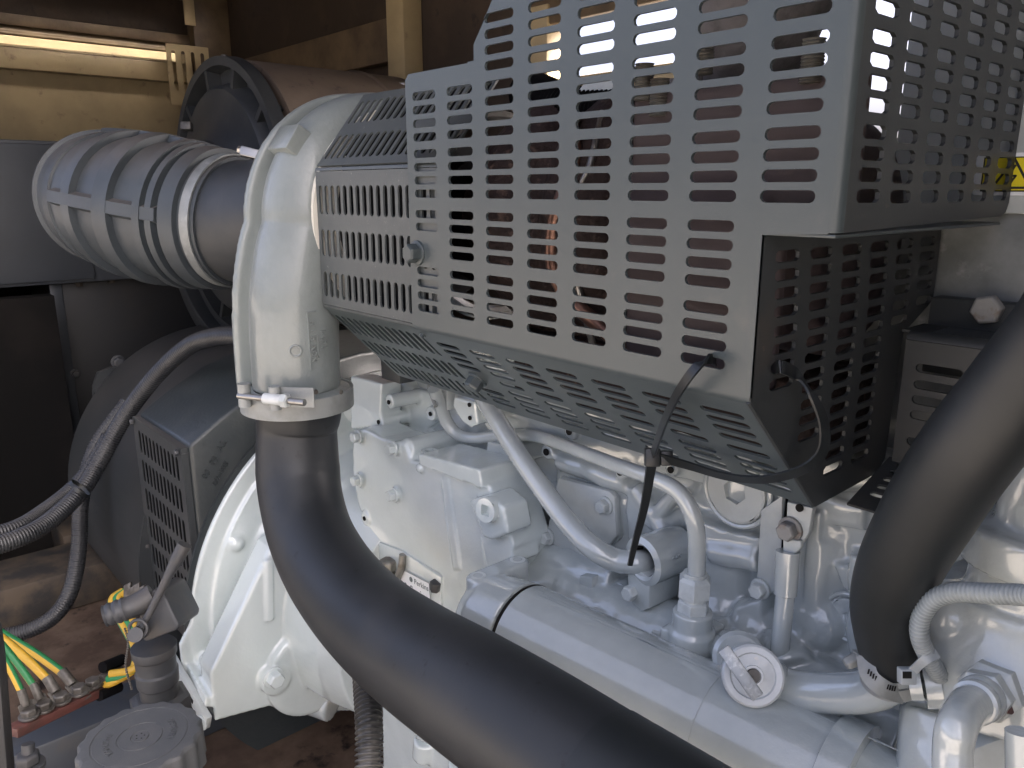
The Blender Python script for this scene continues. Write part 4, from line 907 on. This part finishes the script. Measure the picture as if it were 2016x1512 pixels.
# faint outline of the overpainted decal
upv = (V((0, -.45, 1))-d*V((0, -.45, 1)).dot(d)).normalized(); sdv = d.cross(upv)
def oncool(l, a, e=.0006): return A + d*l + (upv*math.cos(a)+sdv*math.sin(a))*(Rr+e)
g = G()
def arcstrip(l0, l1, a0, a1, wd=.0011):
    K = 14
    for i in range(K):
        f0, f1 = i/K, (i+1)/K
        p = [oncool(l0+(l1-l0)*f, a0+(a1-a0)*f) for f in (f0, f1)]
        up = (p[0]-A); up = (up-d*up.dot(d)).normalized(); t = (p[1]-p[0]).normalized(); s = t.cross(up)*wd
        g.prism([p[0]-s, p[1]-s, p[1]+s, p[0]+s], up*.0004)
sg = 1 if sdv.y < 0 else -1
arcstrip(.03, .325, -.42*sg, -.42*sg); arcstrip(.325, .325, -.42*sg, 1.15*sg); arcstrip(.02, .58, -.52*sg, -.52*sg)
obj('decal_edge', g, M['grey'], oc)
# ================================================================== PIPES ACROSS THE BLOCK
dt = thing('drain_pipe', 'stout grey painted oil drain pipe running down into a clamped collar', 'pipe', PY(1265, 1140, .86))
dp = [PY(925, 740, .90), PY(962, 800, .86), PY(1020, 893, .835), PY(1085, 985, .82), PY(1130, 1042, .81), PY(1170, 1080, .81), PY(1215, 1103, .83), PY(1262, 1106, .850), PY(1270, 1104, .90)]
rr_ = [.0165, .0165, .0168, .017, .0172, .0175, .018, .018, .018]
g = G(); tube(g, Path(dp, rr_, 8), 32); obj('pipe', g, M['grey'], dt, sharp=70)
c = PY(1266, 1105, .835); ax = (PY(1320, 1092, .90)-c).normalized(); ax = V((.12, 1, .02)).normalized()
g = G(); g.lathe(c, ax, [(.0, .0235), (-.004, .028), (0, .0365), (.058, .0365), (.075, .033)], 48, caps=False); obj('collar', g, M['grey'], dt)
g = G(); g.lathe(c, ax, [(.003, .0235), (.02, .0215)], 32, caps=False); obj('collar_bore', g, M['hole'], dt)
lg = G(); q = c+V((-.01, 0, -.048)); lg.prism([q+V((-.022, .0, .034)), q+V((.024, .0, .026)), q+V((.024, 0, -.022)), q+V((.010, 0, -.034)), q+V((-.014, 0, -.026))], ax*.062); obj('collar_lug', lg, M['grey'], dt, .004)
bolt(PY(1243, 1166, .834), NY, .0205, dt, 'bolt', wash=False, h=.014)
text('collar_letters', 'CAN', .0085, c+ax*.028+V((.0367, -.002, .012)), V((.1, 1, 0)), V((0, 0, 1)), M['grey'], dt, .0012)
fl = thing('fuel_pipe', 'slim grey painted pipe bending across the block into a tall hexagon union', 'pipe', PY(1365, 1280, .84))
tp_ = [PY(855, 765, .85), PY(868, 800, .87), PY(882, 835, .885), PY(905, 857, .895), PY(940, 863, .90), PY(990, 857, .90), PY(1050, 858, .89), PY(1120, 880, .86), PY(1210, 914, .83), PY(1290, 943, .81), PY(1335, 968, .81), PY(1362, 1010, .812), PY(1372, 1060, .815), PY(1371, 1138, .816)]
g = G(); tube(g, Path(tp_, [.0130]*3+[.0118]*3+[.0108]*4+[.0112, .0116, .0118, .0118], 8), 28); obj('pipe', g, M['grey'], fl, sharp=70)
u0 = PY(1369, 1124, .816); dz = V((0, 0, -1))
def zpx(y): return (u0.z-PY(1368, y, .816).z)
g = G(); g.lathe(u0, dz, [(zpx(1126), .0155), (zpx(1134), .0155)], 24); g.hexp(u0+dz*zpx(1172), -dz, .040, zpx(1172)-zpx(1133), .35); g.cyl(u0+dz*zpx(1170), u0+dz*zpx(1180), .018); g.hexp(u0+dz*zpx(1205), -dz, .038, zpx(1205)-zpx(1178), .2); obj('union_nut', g, M['bolt'], fl, .0003, 1, sharp=20)
g = G(); g.lathe(u0, dz, [(zpx(1202), .025), (zpx(1204), .027), (zpx(1238), .027), (zpx(1242), .032), (zpx(1300), .033)], 32); g.box(u0+dz*zpx(1330)+V((-.035, -.025, 0)), u0+dz*zpx(1246)+V((.02, .05, 0))); cast('union_body', g, M['grey'], fl, .0028, 3)
bolt(PY(1304, 1250, .835), NY, .022, en)
g = G(); tube(g, Path([PY(843, 760, .86), PY(852, 785, .85), PY(858, 800, .845)], .004, 4), 10); o_ = obj('stay', g, M['clamp'], fl)
g = G(); g.box(PY(855, 800, .875), PY(880, 765, .875)+V((0, .02, 0))); obj('pipe_boss', g, M['pale'], fl, .003)
g = G(); 
lk = thing('stop_link', 'tall grey painted cable lug rod bolted below the guard corner', 'rod', PY(1530, 1330, .86))
g.cyl(PY(1551, 1085, .862), PY(1546, 1170, .855), .0150, .0142, n=24); obj('sleeve', g, M['grey'], lk)
g = G(); g.cyl(PY(1546, 1170, .855), PY(1530, 1335, .85), .0118, .0118, n=24); obj('rod', g, M['grey'], lk)
g = G(); S(g, [(1541, 1058), (1576, 1066), (1577, 1078), (1566, 1090), (1541, 1086)], .860, .008); obj('lug', g, M['pale'], lk, .002)
# ================================================================== RIGHT HAND SIDE
fc = thing('oil_filler', 'round silver oil filler cap with a worn T bar on a curved grey neck', 'filler cap', PD(1620, 1420, .88))
C0 = PD(1483, 1331, .915); nrm = (-CF*.93 - CR*.16 + CU*.22).normalized()
g = G(); g.lathe(C0-nrm*.020, nrm, [(0, .0352), (.012, .0356), (.018, .0350), (.0200, .0325), (.0195, .026), (.0175, .0245), (.0185, .012), (.0205, .0115), (.0205, .009), (.0185, .0085)], 64); obj('cap_disc', g, M['capsilver'], fc)
g = G(); g.lathe(C0, nrm, [(-.001, .0082), (.0015, .0075)], 24); obj('cap_centre', g, M['lugm'], fc)
b0 = PD(1423, 1276, .90); b1 = PD(1489, 1369, .885); bd_ = (b1-b0).normalized(); bs_ = bd_.cross(nrm).normalized()
g = G(); g.obox((b0+b1)/2+nrm*.008, bd_*(b1-b0).length/2*1.03, bs_*.0074, nrm*.0052); obj('t_bar', g, M['capbar'], fc, .0018)
text('bar_letters', '1-SS-0', .0085, (b0+b1)/2+nrm*.0135+bd_*.010, -bd_, -bs_, M['capbar'], fc, .0008)
g = G(); tube(g, Path([C0-nrm*.015, C0-nrm*.03+CR*.006, PD(1545, 1357, .945), PD(1620, 1364, .905), PD(1700, 1362, .865), PD(1748, 1342, .84), PD(1758, 1312, .825), PD(1757, 1290, .815)], [.030, .030, .0255, .0228, .0225, .023, .025, .026], 8), 40); obj('neck', g, M['grey'], fc, sharp=70)
g = G(); g.lathe(PD(1455, 1295, 1.0), nrm, [(-.05, .033), (0, .033), (.006, .028)], 32); obj('neck_flange', g, M['grey'], fc)
bhz = thing('breather_hose', 'thick smooth black hose rising to the upper right from the oil filler', 'hose', PD(1755, 1320, .82))
hp = [PD(1757, 1316, .822), PD(1753, 1290, .815), PD(1745, 1240, .80), PD(1745, 1185, .78), PD(1772, 1110, .745), PD(1832, 1000, .70), PD(1906, 888, .655), PD(2000, 772, .615), PD(2110, 640, .57), PD(2260, 440, .51), V((-.03, .80, .06)), V((.0, .95, .09)), V((.0, 1.05, .09))]
g = G(); tube(g, Path(hp, [.0285, .0298, .0315, .0335, .0370, .0388, .0385, .0375, .0375, .0375, .0375, .0375, .0375], 8), 48); obj('hose_body', g, M['hose'], bhz, sharp=70)
cl = thing('worm_clamp', 'grey painted worm drive clamp at the foot of the black hose', 'clamp', PD(1755, 1330, .83))
p0 = PD(1756, 1318, .823); ax = (PD(1752, 1270, .81)-p0).normalized()
g = G(); g.lathe(p0-ax*.013, ax, [(0, .0305), (0, .0318), (.016, .0318), (.016, .0305)], 48, closed=True); obj('band', g, M['clamp'], cl)
g = G(); g.lathe(p0+ax*.004, ax, [(0, .029), (0, .0305), (.006, .0305), (.008, .029)], 48, closed=True); obj('hose_lip', g, M['condgrey'], cl)
g = G(); g.obox(PD(1697, 1300, .825), ax*.011, CF*.010, CR*.006); g.hexp(PD(1694, 1293, .825), -CR-CU*.5, .013, .018); obj('screw_housing', g, M['clamp'], cl, .001)
g = G(); ribbon(g, Path([PD(1703, 1290, .805), PD(1712, 1330, .793), PD(1742, 1356, .788), PD(1780, 1370, .80)], .01, 8), .017, .0016, lambda f: -CF+CR*(f-.6)); obj('band_tail', g, M['clamp'], cl)
g = G()
for k in range(12):
    f = k/11; a = PD(1710+52*f, 1322+34*math.sin(f*1.5), .7905-.004*f); g.obox(a, (CR*.2+CU*.8)*.003, CR*.0007, CF*.0004)
obj('band_slots', g, M['hole'], cl)
cg = thing('grey_conduit', 'grey corrugated cable conduit looping past the black hose', 'conduit', PD(1815, 1290, .75))
g = G(); corr(g, Path([PD(2070, 1176, .60), PD(2010, 1171, .63), PD(1940, 1168, .66), PD(1880, 1166, .69), PD(1838, 1181, .712), PD(1814, 1216, .73), PD(1811, 1252, .74), PD(1826, 1290, .755), PD(1850, 1330, .775)], .0078, 8), .0046, .0011, 16, True); obj('conduit_body', g, M['condgrey'], cg, sharp=80)
ct = thing('grey_cable_tie', 'short grey painted cable tie across the clamp and conduit', 'cable tie', PD(1784, 1330, .77))
g = G(); ribbon(g, Path([PD(1778, 1338, .765), PD(1800, 1318, .752), PD(1822, 1298, .742), PD(1846, 1286, .745)], .01, 8), .0085, .002, -CF+CU*.4); obj('strap', g, M['tiegrey'], ct)
g = G(); g.obox(PD(1785, 1330, .757), CR*.0075, CU*.0075, CF*.005); obj('tie_head', g, M['tiegrey'], ct, .0012)
g = G(); g.obox(PD(1786, 1329, .7515), CR*.0042, CU*.0032, CF*.0004); obj('head_slot', g, M['hole'], ct)
th_ = thing('thermostat_housing', 'lumpy grey cast water housing with a round collar at the right edge', 'housing', PD(2000, 1512, .78))
g = G(); c = PD(2035, 1072, .76); kz = lambda y: (PD(2035, y, .76)-c).dot(V((0, 0, 1)))
g.lathe(c, (0, 0, 1), [(kz(1115), .0615), (kz(1040), .0635), (kz(1030), .060)], 40)
g.lathe(c, (0, 0, 1), [(kz(1180), .052), (kz(1110), .050)], 32)
g.lathe(c, (0, 0, 1), [(kz(1035), .036), (kz(960), .035), (kz(900), .030), (kz(860), .012)], 32)
g.lathe(c+V((0, .02, 0)), (0, 0, 1), [(kz(1420), .105), (kz(1330), .100), (kz(1225), .082), (kz(1190), .078)], 40)
g.cyl(PD(1880, 1330, .84), PD(1960, 1300, .80), .035); g.cyl(PD(1795, 1350, .86), PD(1880, 1340, .83), .022)
g.ball(PD(1880, 1210, .80), .035, 16); g.ball(PD(1870, 1290, .83), .03, 16)
g.cyl(PD(1862, 1400, .84), PD(1850, 1600, .82), .045)
cast('housing', g, M['grey'], th_, .0036, 4, .004, 22)
g = G(); g.cyl(PD(1790, 1345, .80), PD(1815, 1345, .795), .017, n=28); g.cyl(PD(1818, 1350, .795), PD(1850, 1350, .79), .022, n=28); obj('side_spigot', g, M['grey'], th_)
g = G(); g.prism([PD(x, y, .74) for x, y in ((1915, 1475), (1995, 1445), (2060, 1470), (2060, 1600), (1915, 1600))], CF*.1); obj('lower_block', g, M['pale'], th_, .004)
g = G(); g.cyl(PD(2010, 1440, .66), PD(2012, 1600, .66), .012); obj('edge_pipe', g, M['grey'], th_)
ef = thing('elbow_fitting', 'large grey hexagon elbow fitting with a pipe bending down', 'fitting', PD(1890, 1512, .68))
a0 = PD(1962, 1352, .745); a1 = PD(1893, 1402, .685); d = (a1-a0).normalized(); Ln = (a1-a0).length
g = G(); g.lathe(a0, d, [(-.01, .0285), (.004, .0285), (.006, .024)], 40); obj('washer', g, M['grey'], ef)
g = G(); g.hexp(a0+d*.005, d, .048, .020, .25); obj('hexagon', g, M['bolt'], ef, .0005, 1, sharp=20)
g = G(); g.hexp(a0+d*.026, d, .041, .016, .5); obj('lock_nut', g, M['bolt'], ef, .0005, 1, sharp=20)
g = G(); g.lathe(a0, d, [(.040, .0205), (.048, .0205), (.050, .019), (.056, .0195), (.060, .0195), (.062, .0165)], 36); obj('sleeve', g, M['grey'], ef)
g = G(); tube(g, Path([a0+d*.055, a0+d*.075, PD(1884, 1430, .67), PD(1876, 1475, .67), PD(1876, 1560, .665)], [.0165, .0165, .016, .0158, .0158], 8), 32); obj('pipe', g, M['grey'], ef)
g = G(); g.lathe(PD(1988, 1392, .715), -CF+CR*.6, [(-.01, .008), (.002, .006)], 20); obj('rusty_plug', g, M['busbar'], ef)
# black nylon tie looped through the guard
zt = thing('cable_tie', 'long black nylon cable tie looped through the guard corner with its tail hanging', 'cable tie', PD(1240, 1110, 1.0))
hd_ = PD(1284, 900, .905)
g = G(); ribbon(g, Path([PY(1408, 712, .660), PY(1397, 706, .632), PD(1372, 722, .745), PD(1338, 768, .765), PD(1312, 820, .805), PD(1294, 868, .86), hd_], .01, 8), lambda f: .0098 if f < .93 else .0098*(1-(f-.93)*7), .0024, lambda f: -CF*(.45)-CR*.8); obj('strap', g, M['tie'], zt)
g = G(); tail = [PD(1284, 905, .91), PD(1280, 930, .92), PD(1268, 1000, .94), PD(1252, 1062, .955), PD(1240, 1113, .965)]
ribbon(g, Path(tail, .01, 8), lambda f: .0135*(1-.55*f), .0030, -CF+CR*.25); obj('tail', g, M['tie'], zt)
xs = XLO
g = G(); ribbon(g, Path([PX(1520, 728, xs-.02), PX(1536, 722, xs+.012), PD(1568, 738, .765), PD(1600, 780, .755), PD(1621, 830, .755), PD(1622, 880, .76), PD(1600, 912, .77), PD(1560, 932, .785), PD(1500, 944, .81), PD(1430, 938, .845), PD(1360, 918, .88), hd_+CR*.008], .01, 10), .0125, .0024, lambda f: (CR*.75-CF*.65).lerp(-CU*.6-CF*.8, max(0, min(1, (f-.25)/.35)))); obj('loop', g, M['tie'], zt)
g = G(); g.obox(hd_, CR*.0085, CU*.0105, CF*.007); obj('tie_head', g, M['tie'], zt, .0015)
g = G(); g.obox(hd_+CR*.016-CU*.001, CR*.007, CU*.0085, CF*.006); obj('pawl_housing', g, M['tie'], zt, .0015)
# ================================================================== LEFT HAND SIDE: ALTERNATOR
al = thing('alternator', 'dark grey round alternator with a slotted air grille on its near side', 'alternator', (-2.1, KY, FZ))
g = G(); g.lathe((-2.80, KY, KZ), (1, 0, 0), [(0, .36), (.03, .47), (.08, .495), (.80, .497), (.86, .515)], 96); obj('stator_body', g, M['alt'], al)
ao = [(.533, -.521), (.60, -.478), (.69, -.430), (.80, -.397), (.95, -.380), (1.15, -.385), (1.35, -.45), (1.50, -.60), (1.53, -.95), (1.4, -1.12), (.66, -1.12), (.536, -1.05)]
g = G(); g.prism([V((-1.953, a, b)) for a, b in ao], (.330, 0, 0)); obj('adaptor_ring', g, M['altcast'], al, .008, 3)
gy = .519
gx0, gx1, gz0, gz1 = -1.955, -1.632, -1.02, -.527
hol = []
nx = 11; W_ = (gx1-gx0-.05)/nx
for r_ in range(6):
    z1 = gz1-.022-.0725*r_
    for k in range(nx): hol.append(slot(gx0+.028+W_*(k+.5), z1-.032, .058, W_*.68, True, 3))
plate('air_grille', [(gx0, gz0), (gx1, gz0), (gx1, gz1), (gx0, gz1)], hol, .0015, (0, gy, 0), (1, 0, 0), (0, 0, 1), M['alt'], al)
g = G(); g.box((gx0+.012, .5305, gz0+.012), (gx1-.012, .5325, gz1-.012)); obj('grille_backing', g, M['black'], al)  # black sheet standing in for the dark interior behind the grille
g = G()
for lo, hi in (((gx0, gy+.0003, gz1-.012), (gx1, .5325, gz1)), ((gx0, gy+.0003, gz0), (gx0+.010, .5325, gz1-.0125)), ((gx1-.010, gy+.0003, gz0), (gx1, .5325, gz1-.0125))): g.box(lo, hi)
obj('grille_frame', g, M['alt'], al)
for x, z in ((gx0+.012, gz1-.010), (gx1-.012, gz1-.010), (gx1-.012, gz1-.33), (gx0+.012, gz1-.33)): bolt(V((x, gy-.006, z)), NY, .012, al, 'pump', wash=False)
tx = (PX(440, 866, -1.622)-PX(402, 935, -1.622)).normalized(); ty = V((1, 0, 0)).cross(tx)
text('cast_letters', '03  03  A2', .021, PX(422, 905, -1.6225)+V((.0012, 0, 0)), tx, ty, M['altcast'], al, .003)
text('cast_letters', '059-1505', .015, PX(434, 932, -1.6225)+V((.0012, 0, 0)), tx, ty, M['altcast'], al, .003)
g = G(); g.lathe((-1.622, KY, KZ), (1, 0, 0), [(0, .52), (.008, .52), (.008, .50)], 96); obj('spigot_ring', g, M['altcast'], al)
hoo = [PX(x, y, -2.83) for x, y in ((184, 830), (181, 760), (190, 732), (215, 722), (300, 712), (330, 730), (330, 1000), (184, 1000))]
hi_ = [PX(x, y, -2.83) for x, y in ((208, 800), (210, 760), (222, 748), (300, 740), (300, 860), (212, 880))]
c0 = hoo[0]; f2 = lambda L_: [((p-c0).y, (p-c0).z) for p in L_]
plate('end_bracket', f2(hoo), [f2(hi_)], .02, c0, (0, 1, 0), (0, 0, 1), M['alt'], al)
bolt(PX(232, 712, -2.80), (1, 0, 0), .03, al, 'pump')
# conduits draped over the alternator
def conduit(pts, r, label, m='cond', pitch=.0065, amp=.0009):
    g = G(); corr(g, Path(pts, r, 10), pitch, amp, 14, False); o = obj('corrugated_conduit', g, M[m], None, sharp=80); return tag(o, label, 'conduit', 'black corrugated conduits at the left')
conduit([PD(560, 672, 1.62), PD(480, 662, 1.72), PD(420, 664, 1.80), PD(368, 684, 1.87), PD(305, 742, 1.93), PD(244, 822, 1.97), PD(196, 908, 1.96), PD(160, 966, 1.92), PD(100, 1024, 1.85), PD(40, 1058, 1.78), PD(-60, 1090, 1.7)], .0205, 'long black corrugated conduit arching over the alternator to the left edge')
conduit([PD(215, 858, 2.02), PD(180, 918, 2.01), PD(140, 964, 1.97), PD(90, 1004, 1.90), PD(30, 1040, 1.82), PD(-60, 1064, 1.75)], .0185, 'shorter corrugated conduit lying behind the long one near the left edge')
conduit([PD(250, 790, 2.26), PD(185, 885, 2.22), PD(160, 985, 2.16), PD(155, 1080, 2.14), PD(140, 1160, 2.10), PD(105, 1214, 2.08), PD(40, 1246, 2.05), PD(-70, 1262, 2.0)], .0205, 'dim corrugated conduit hanging down behind the other two')
for (x, y, a) in ((157, 962, 0),):
    c = PD(x, y, 1.87 if x > 100 else 1.80); g = G(); d = (PD(x+30, y-28 if x > 100 else y-14, 1.88)-c).normalized(); g.lathe(c, d, [(-.004, .026), (-.004, .0285), (.004, .0285), (.004, .026)], 20, closed=True)
    o = obj('conduit_tie', g, M['tie']); tag(o, 'black tie round the paired conduits at their bend' if x > 100 else 'black tie round the conduits close to the left edge', 'cable tie', 'ties on the conduits')
# ================================================================== EARTH BAR AND CABLES
eb = thing('earth_bar', 'red brown painted earth bar with bolted lugs in the lower left corner', 'busbar', PD(110, 1420, 1.62))
e0 = PD(22, 1442, 1.50); e1 = PD(196, 1358, 1.70); d = (e1-e0).normalized(); s_ = d.cross(V((0, 0, 1))).normalized()
g = G(); g.obox((e0+e1)/2, d*(e1-e0).length/2, s_*.016, V((0, 0, .010))); obj('bar', g, M['busbar'], eb, .002)
def stripe(name, pts, r, ph=0):
    P = Path(pts, r, 8); g = G(); n = 16; tube(g, P, n, True)
    me = bpy.data.meshes.new(name); me.from_pydata([tuple(p) for p in g.v], [], g.f); me.update()
    o = _finish(name, me, [M['wireY'], M['wireG']], None, 70)
    for i, p in enumerate(o.data.polygons):
        k = (i % n + int(ph)) % n
        if k in (0, 1, 2, 3, 4, 5, 6) and i < len(o.data.polygons)-2: p.material_index = 1
    return o
def onbar(f): return e0+d*(e1-e0).length*f+V((0, 0, .012))
lugs = [(.20, 'lowest'), (.36, 'second'), (.55, 'third'), (.76, 'fourth')]
def pix(p): return 1008+FPX*p.dot(CR)/p.dot(CF), 756-FPX*p.dot(CU)/p.dot(CF), p.dot(CF)
for i, (f, nm) in enumerate(lugs):
    p = onbar(f); px_, py_, dd = pix(p); ex_, ey_ = -8+7*i, 1268-5*i
    ax_ = [PD(px_+(ex_-px_)*t, py_-14+(ey_-py_+14)*t - 6*math.sin(PI*t), dd-.02*t+.02*i*t) for t in (.16, .35, .6, .85, 1.25)]
    dr = (ax_[1]-p).normalized()
    lg = G(); lg.obox(p+dr*.004+V((0, 0, .003)), dr*.024, dr.cross(V((0, 0, 1))).normalized()*.014, V((0, 0, .002))); lg.cyl(p+dr*.02+V((0, 0, .006)), ax_[0]+dr*.02, .0105 if i > 1 else .008, n=14)
    obj('lug', lg, M['lugm'], eb, .001); bolt(p+V((0, 0, .005)), (0, 0, 1), .026, eb, 'lugm', h=.013)
    o = stripe('earth_cable', ax_,   .0086 if i > 1 else .0066, 2+3*i)
    tag(o, 'yellow and green earth cable ending on the %s lug of the red bar' % nm, 'cable', 'earth cables on the red bar')
p = onbar(.93); lg = G(); lg.obox(p+V((0, 0, .004)), d*.022, s_*.014, V((0, 0, .003))); lg.cyl(p+d*.02+V((0, 0, .008)), p+d*.075+V((0, 0, .012)), .013, n=14); obj('lug', lg, M['lugm'], eb, .001); bolt(p+V((0, 0, .006)), (0, 0, 1), .026, eb, 'lugm', h=.012)
g = G(); g.cyl(p+d*.03+V((0, .0, .036)), p+d*.085+V((0, 0, .034)), .012); g.cyl(p+d*.03+V((.03, -.02, -.008)), p+d*.085+V((.03, -.02, -.01)), .012); obj('lug', g, M['black'], eb)
for i, (dx, dy, nm) in enumerate(((0, 0, 'outermost'), (-12, 9, 'middle'), (10, -9, 'innermost'))):
    o = stripe('earth_cable', [PD(212+dx*.5, 1338+dy*1.2, 1.70), PD(240+dx, 1331+dy, 1.70), PD(268+dx*.6, 1314+dy*.5, 1.71), PD(277+dx*.8, 1283, 1.73), PD(262+dx, 1244, 1.76), PD(240+dx, 1205, 1.79), PD(228+dx*.6, 1180, 1.81), PD(246+dx*.3, 1164, 1.83)], .0088, 5+4*i)
    tag(o, 'looping yellow and green earth cable from the bar up to the clips, %s of three' % nm, 'cable', 'looping earth cables')
cb = thing('cable_clip', 'bunch of pale cable clips where the looping earth cables end', 'clip', PD(262, 1170, 1.8))
for i in range(4): g = G(); g.obox(PD(252+9*i, 1162+6*(i % 2), 1.80), CR*.008+CU*.004, CU*.016, CF*.006); obj('clip', g, M['lugm'], cb, .002)
# ================================================================== DRAIN PUMP
dp_ = thing('drain_pump', 'dark grey hand drain pump with a lever handle beside the white foot', 'pump', PX(318, 1388, -1.79))
b0 = PD(316, 1380, 1.53); b1 = PD(312, 1262, 1.50)
g = G(); ax = V((0, 0, 1)); kz = lambda y: (PD(314, y, 1.515)-b0).dot(ax)
g.hexp(b0-V((0, 0, .02)), ax, .098, .035, .2); g.lathe(b0, ax, [(0, .034), (kz(1350), .035), (kz(1346), .038), (kz(1318), .039), (kz(1314), .036), (kz(1285), .037), (kz(1281), .040), (kz(1262), .041)], 36); obj('pump_body', g, M['pump'], dp_, .001)
g = G(); g.prism([PD(x, y, 1.44) for x, y in ((262, 1240), (285, 1265), (350, 1240), (352, 1228), (322, 1165), (300, 1160), (290, 1175))], CF*.10); obj('top_bracket', g, M['pump'], dp_, .006)
g = G(); tube(g, Path([PD(302, 1172, 1.45), PD(270, 1190, 1.44), PD(243, 1200, 1.43), PD(206, 1213, 1.42)], [.022, .021, .020, .018], 6).resample(.004), 24, True, lambda l, r: r+.0022*(1 if (l > .05 and (l*1000) % 12 < 6) else 0)); obj('spout', g, M['pump'], dp_, sharp=50)
g = G(); tube(g, Path([PD(274, 1246, 1.41), PD(300, 1196, 1.41), PD(330, 1136, 1.41), PD(348, 1102, 1.41), PD(364, 1072, 1.41)], [.0065, .0065, .008, .012, .013], 6), 16); obj('lever', g, M['pump'], dp_)
g = G(); g.cyl(PD(266, 1250, 1.39), PD(282, 1242, 1.46), .013); g.torus(PD(272, 1238, 1.40), CF, .016, .003, 20, 8); obj('pivot_pin', g, M['pump'], dp_)
g = G()
for k in range(26): g.ball(PD(246+9*(k/25)+4*math.sin(k*.3), 1238+118*k/25, 1.46), .0026, 6)
o = obj('bead_chain', g, M['lugm'], dp_)
# studs and clutter on the rail
st = thing('stud', 'threaded grey stud with nut on the blue grey cross rail', 'stud', PD(55, 1490, 1.45))
g = G(); g.cyl(PD(57, 1512, 1.45), PD(55, 1464, 1.45), .011, n=16); obj('shank', g, M['pump'], st); g = G(); g.hexp(PD(56, 1500, 1.45), (0, 0, 1), .036, .018); g.lathe(PD(56, 1508, 1.45), (0, 0, 1), [(-.004, .028), (.004, .028)], 24); obj('nut', g, M['pump'], st, .001)
# ================================================================== FUEL CAP
fp = thing('fuel_filler', 'round scuffed black screw cap with scalloped rim in the lower left foreground', 'cap', PD(274, 1560, 1.22))
fc0 = PD(276, 1450, 1.20); r0 = .0865; n = 160
def scal(a, e=0): return r0+e+.0022*max(-.6, math.cos(18*a))
g = G(); vs = []; rings = [(0, .0005, 0), (.0115, .0005, 0), (.012, -.0012, 0), (.0135, -.0012, 0), (.014, 0, 0), (.0305, 0, 0), (.031, -.0012, 0), (.033, -.0012, 0), (.0335, 0, 0), (.066, 0, 0), (.0665, -.001, 0), (.0685, -.001, 0), (.069, 0, 0), (r0-.006, 0, 0)]
m = 0
for R_, z, s in rings:
    for k in range(n): a = 2*PI*k/n; vs.append(fc0+V((math.cos(a)*max(R_, .0002), math.sin(a)*max(R_, .0002), z)))
for z, e in ((-.001, -.003), (-.005, 0), (-.060, .002), (-.062, -.004)):
    for k in range(n): a = 2*PI*k/n; R_ = scal(a, e); vs.append(fc0+V((math.cos(a)*R_, math.sin(a)*R_, z)))
q = len(rings)+4
g.add(vs, [(i*n+k, i*n+(k+1) % n, (i+1)*n+(k+1) % n, (i+1)*n+k) for i in range(q-1) for k in range(n)]); obj('cap_shell', g, M['cap'], fp, sharp=25)
for base, wd in ((rad(100), 'THMOMI'), (rad(285), 'THMOMI')):
    for i, chh in enumerate(wd):
        a = base - (i)*.21; dirr = V((math.cos(a), math.sin(a), 0)); text('letter', chh, .0135, fc0+dirr*.047+V((0, 0, .0004)), V((math.sin(a), -math.cos(a), 0)), dirr, M['cap'], fp, .0016)
for k in range(5): a = k*1.26; g = G(); g.lathe(fc0+V((math.cos(a)*.006, math.sin(a)*.006, .0004)), (0, 0, 1), [(0, .0012), (.0003, .0012)], 10); obj('vent_hole', g, M['hole'], fp)
g = G(); g.lathe(fc0, (0, 0, 1), [(-.5+.01, .072), (-.055, .072)], 48); obj('filler_neck', g, M['cabdark'], fp)
# spiral conduit in the middle foreground
sc2 = thing('spiral_conduit', 'dark glossy corrugated conduit standing below the black charge pipe', 'conduit', PD(725, 1560, 1.12))
g = G(); corr(g, Path([PD(716, 1270, 1.25), PD(720, 1330, 1.2), PD(725, 1400, 1.15), PD(727, 1460, 1.12), PD(726, 1580, 1.08)], .0178, 8), .0075, .0026, 18, True); obj('conduit_body', g, M['condclear'], sc2, sharp=60)
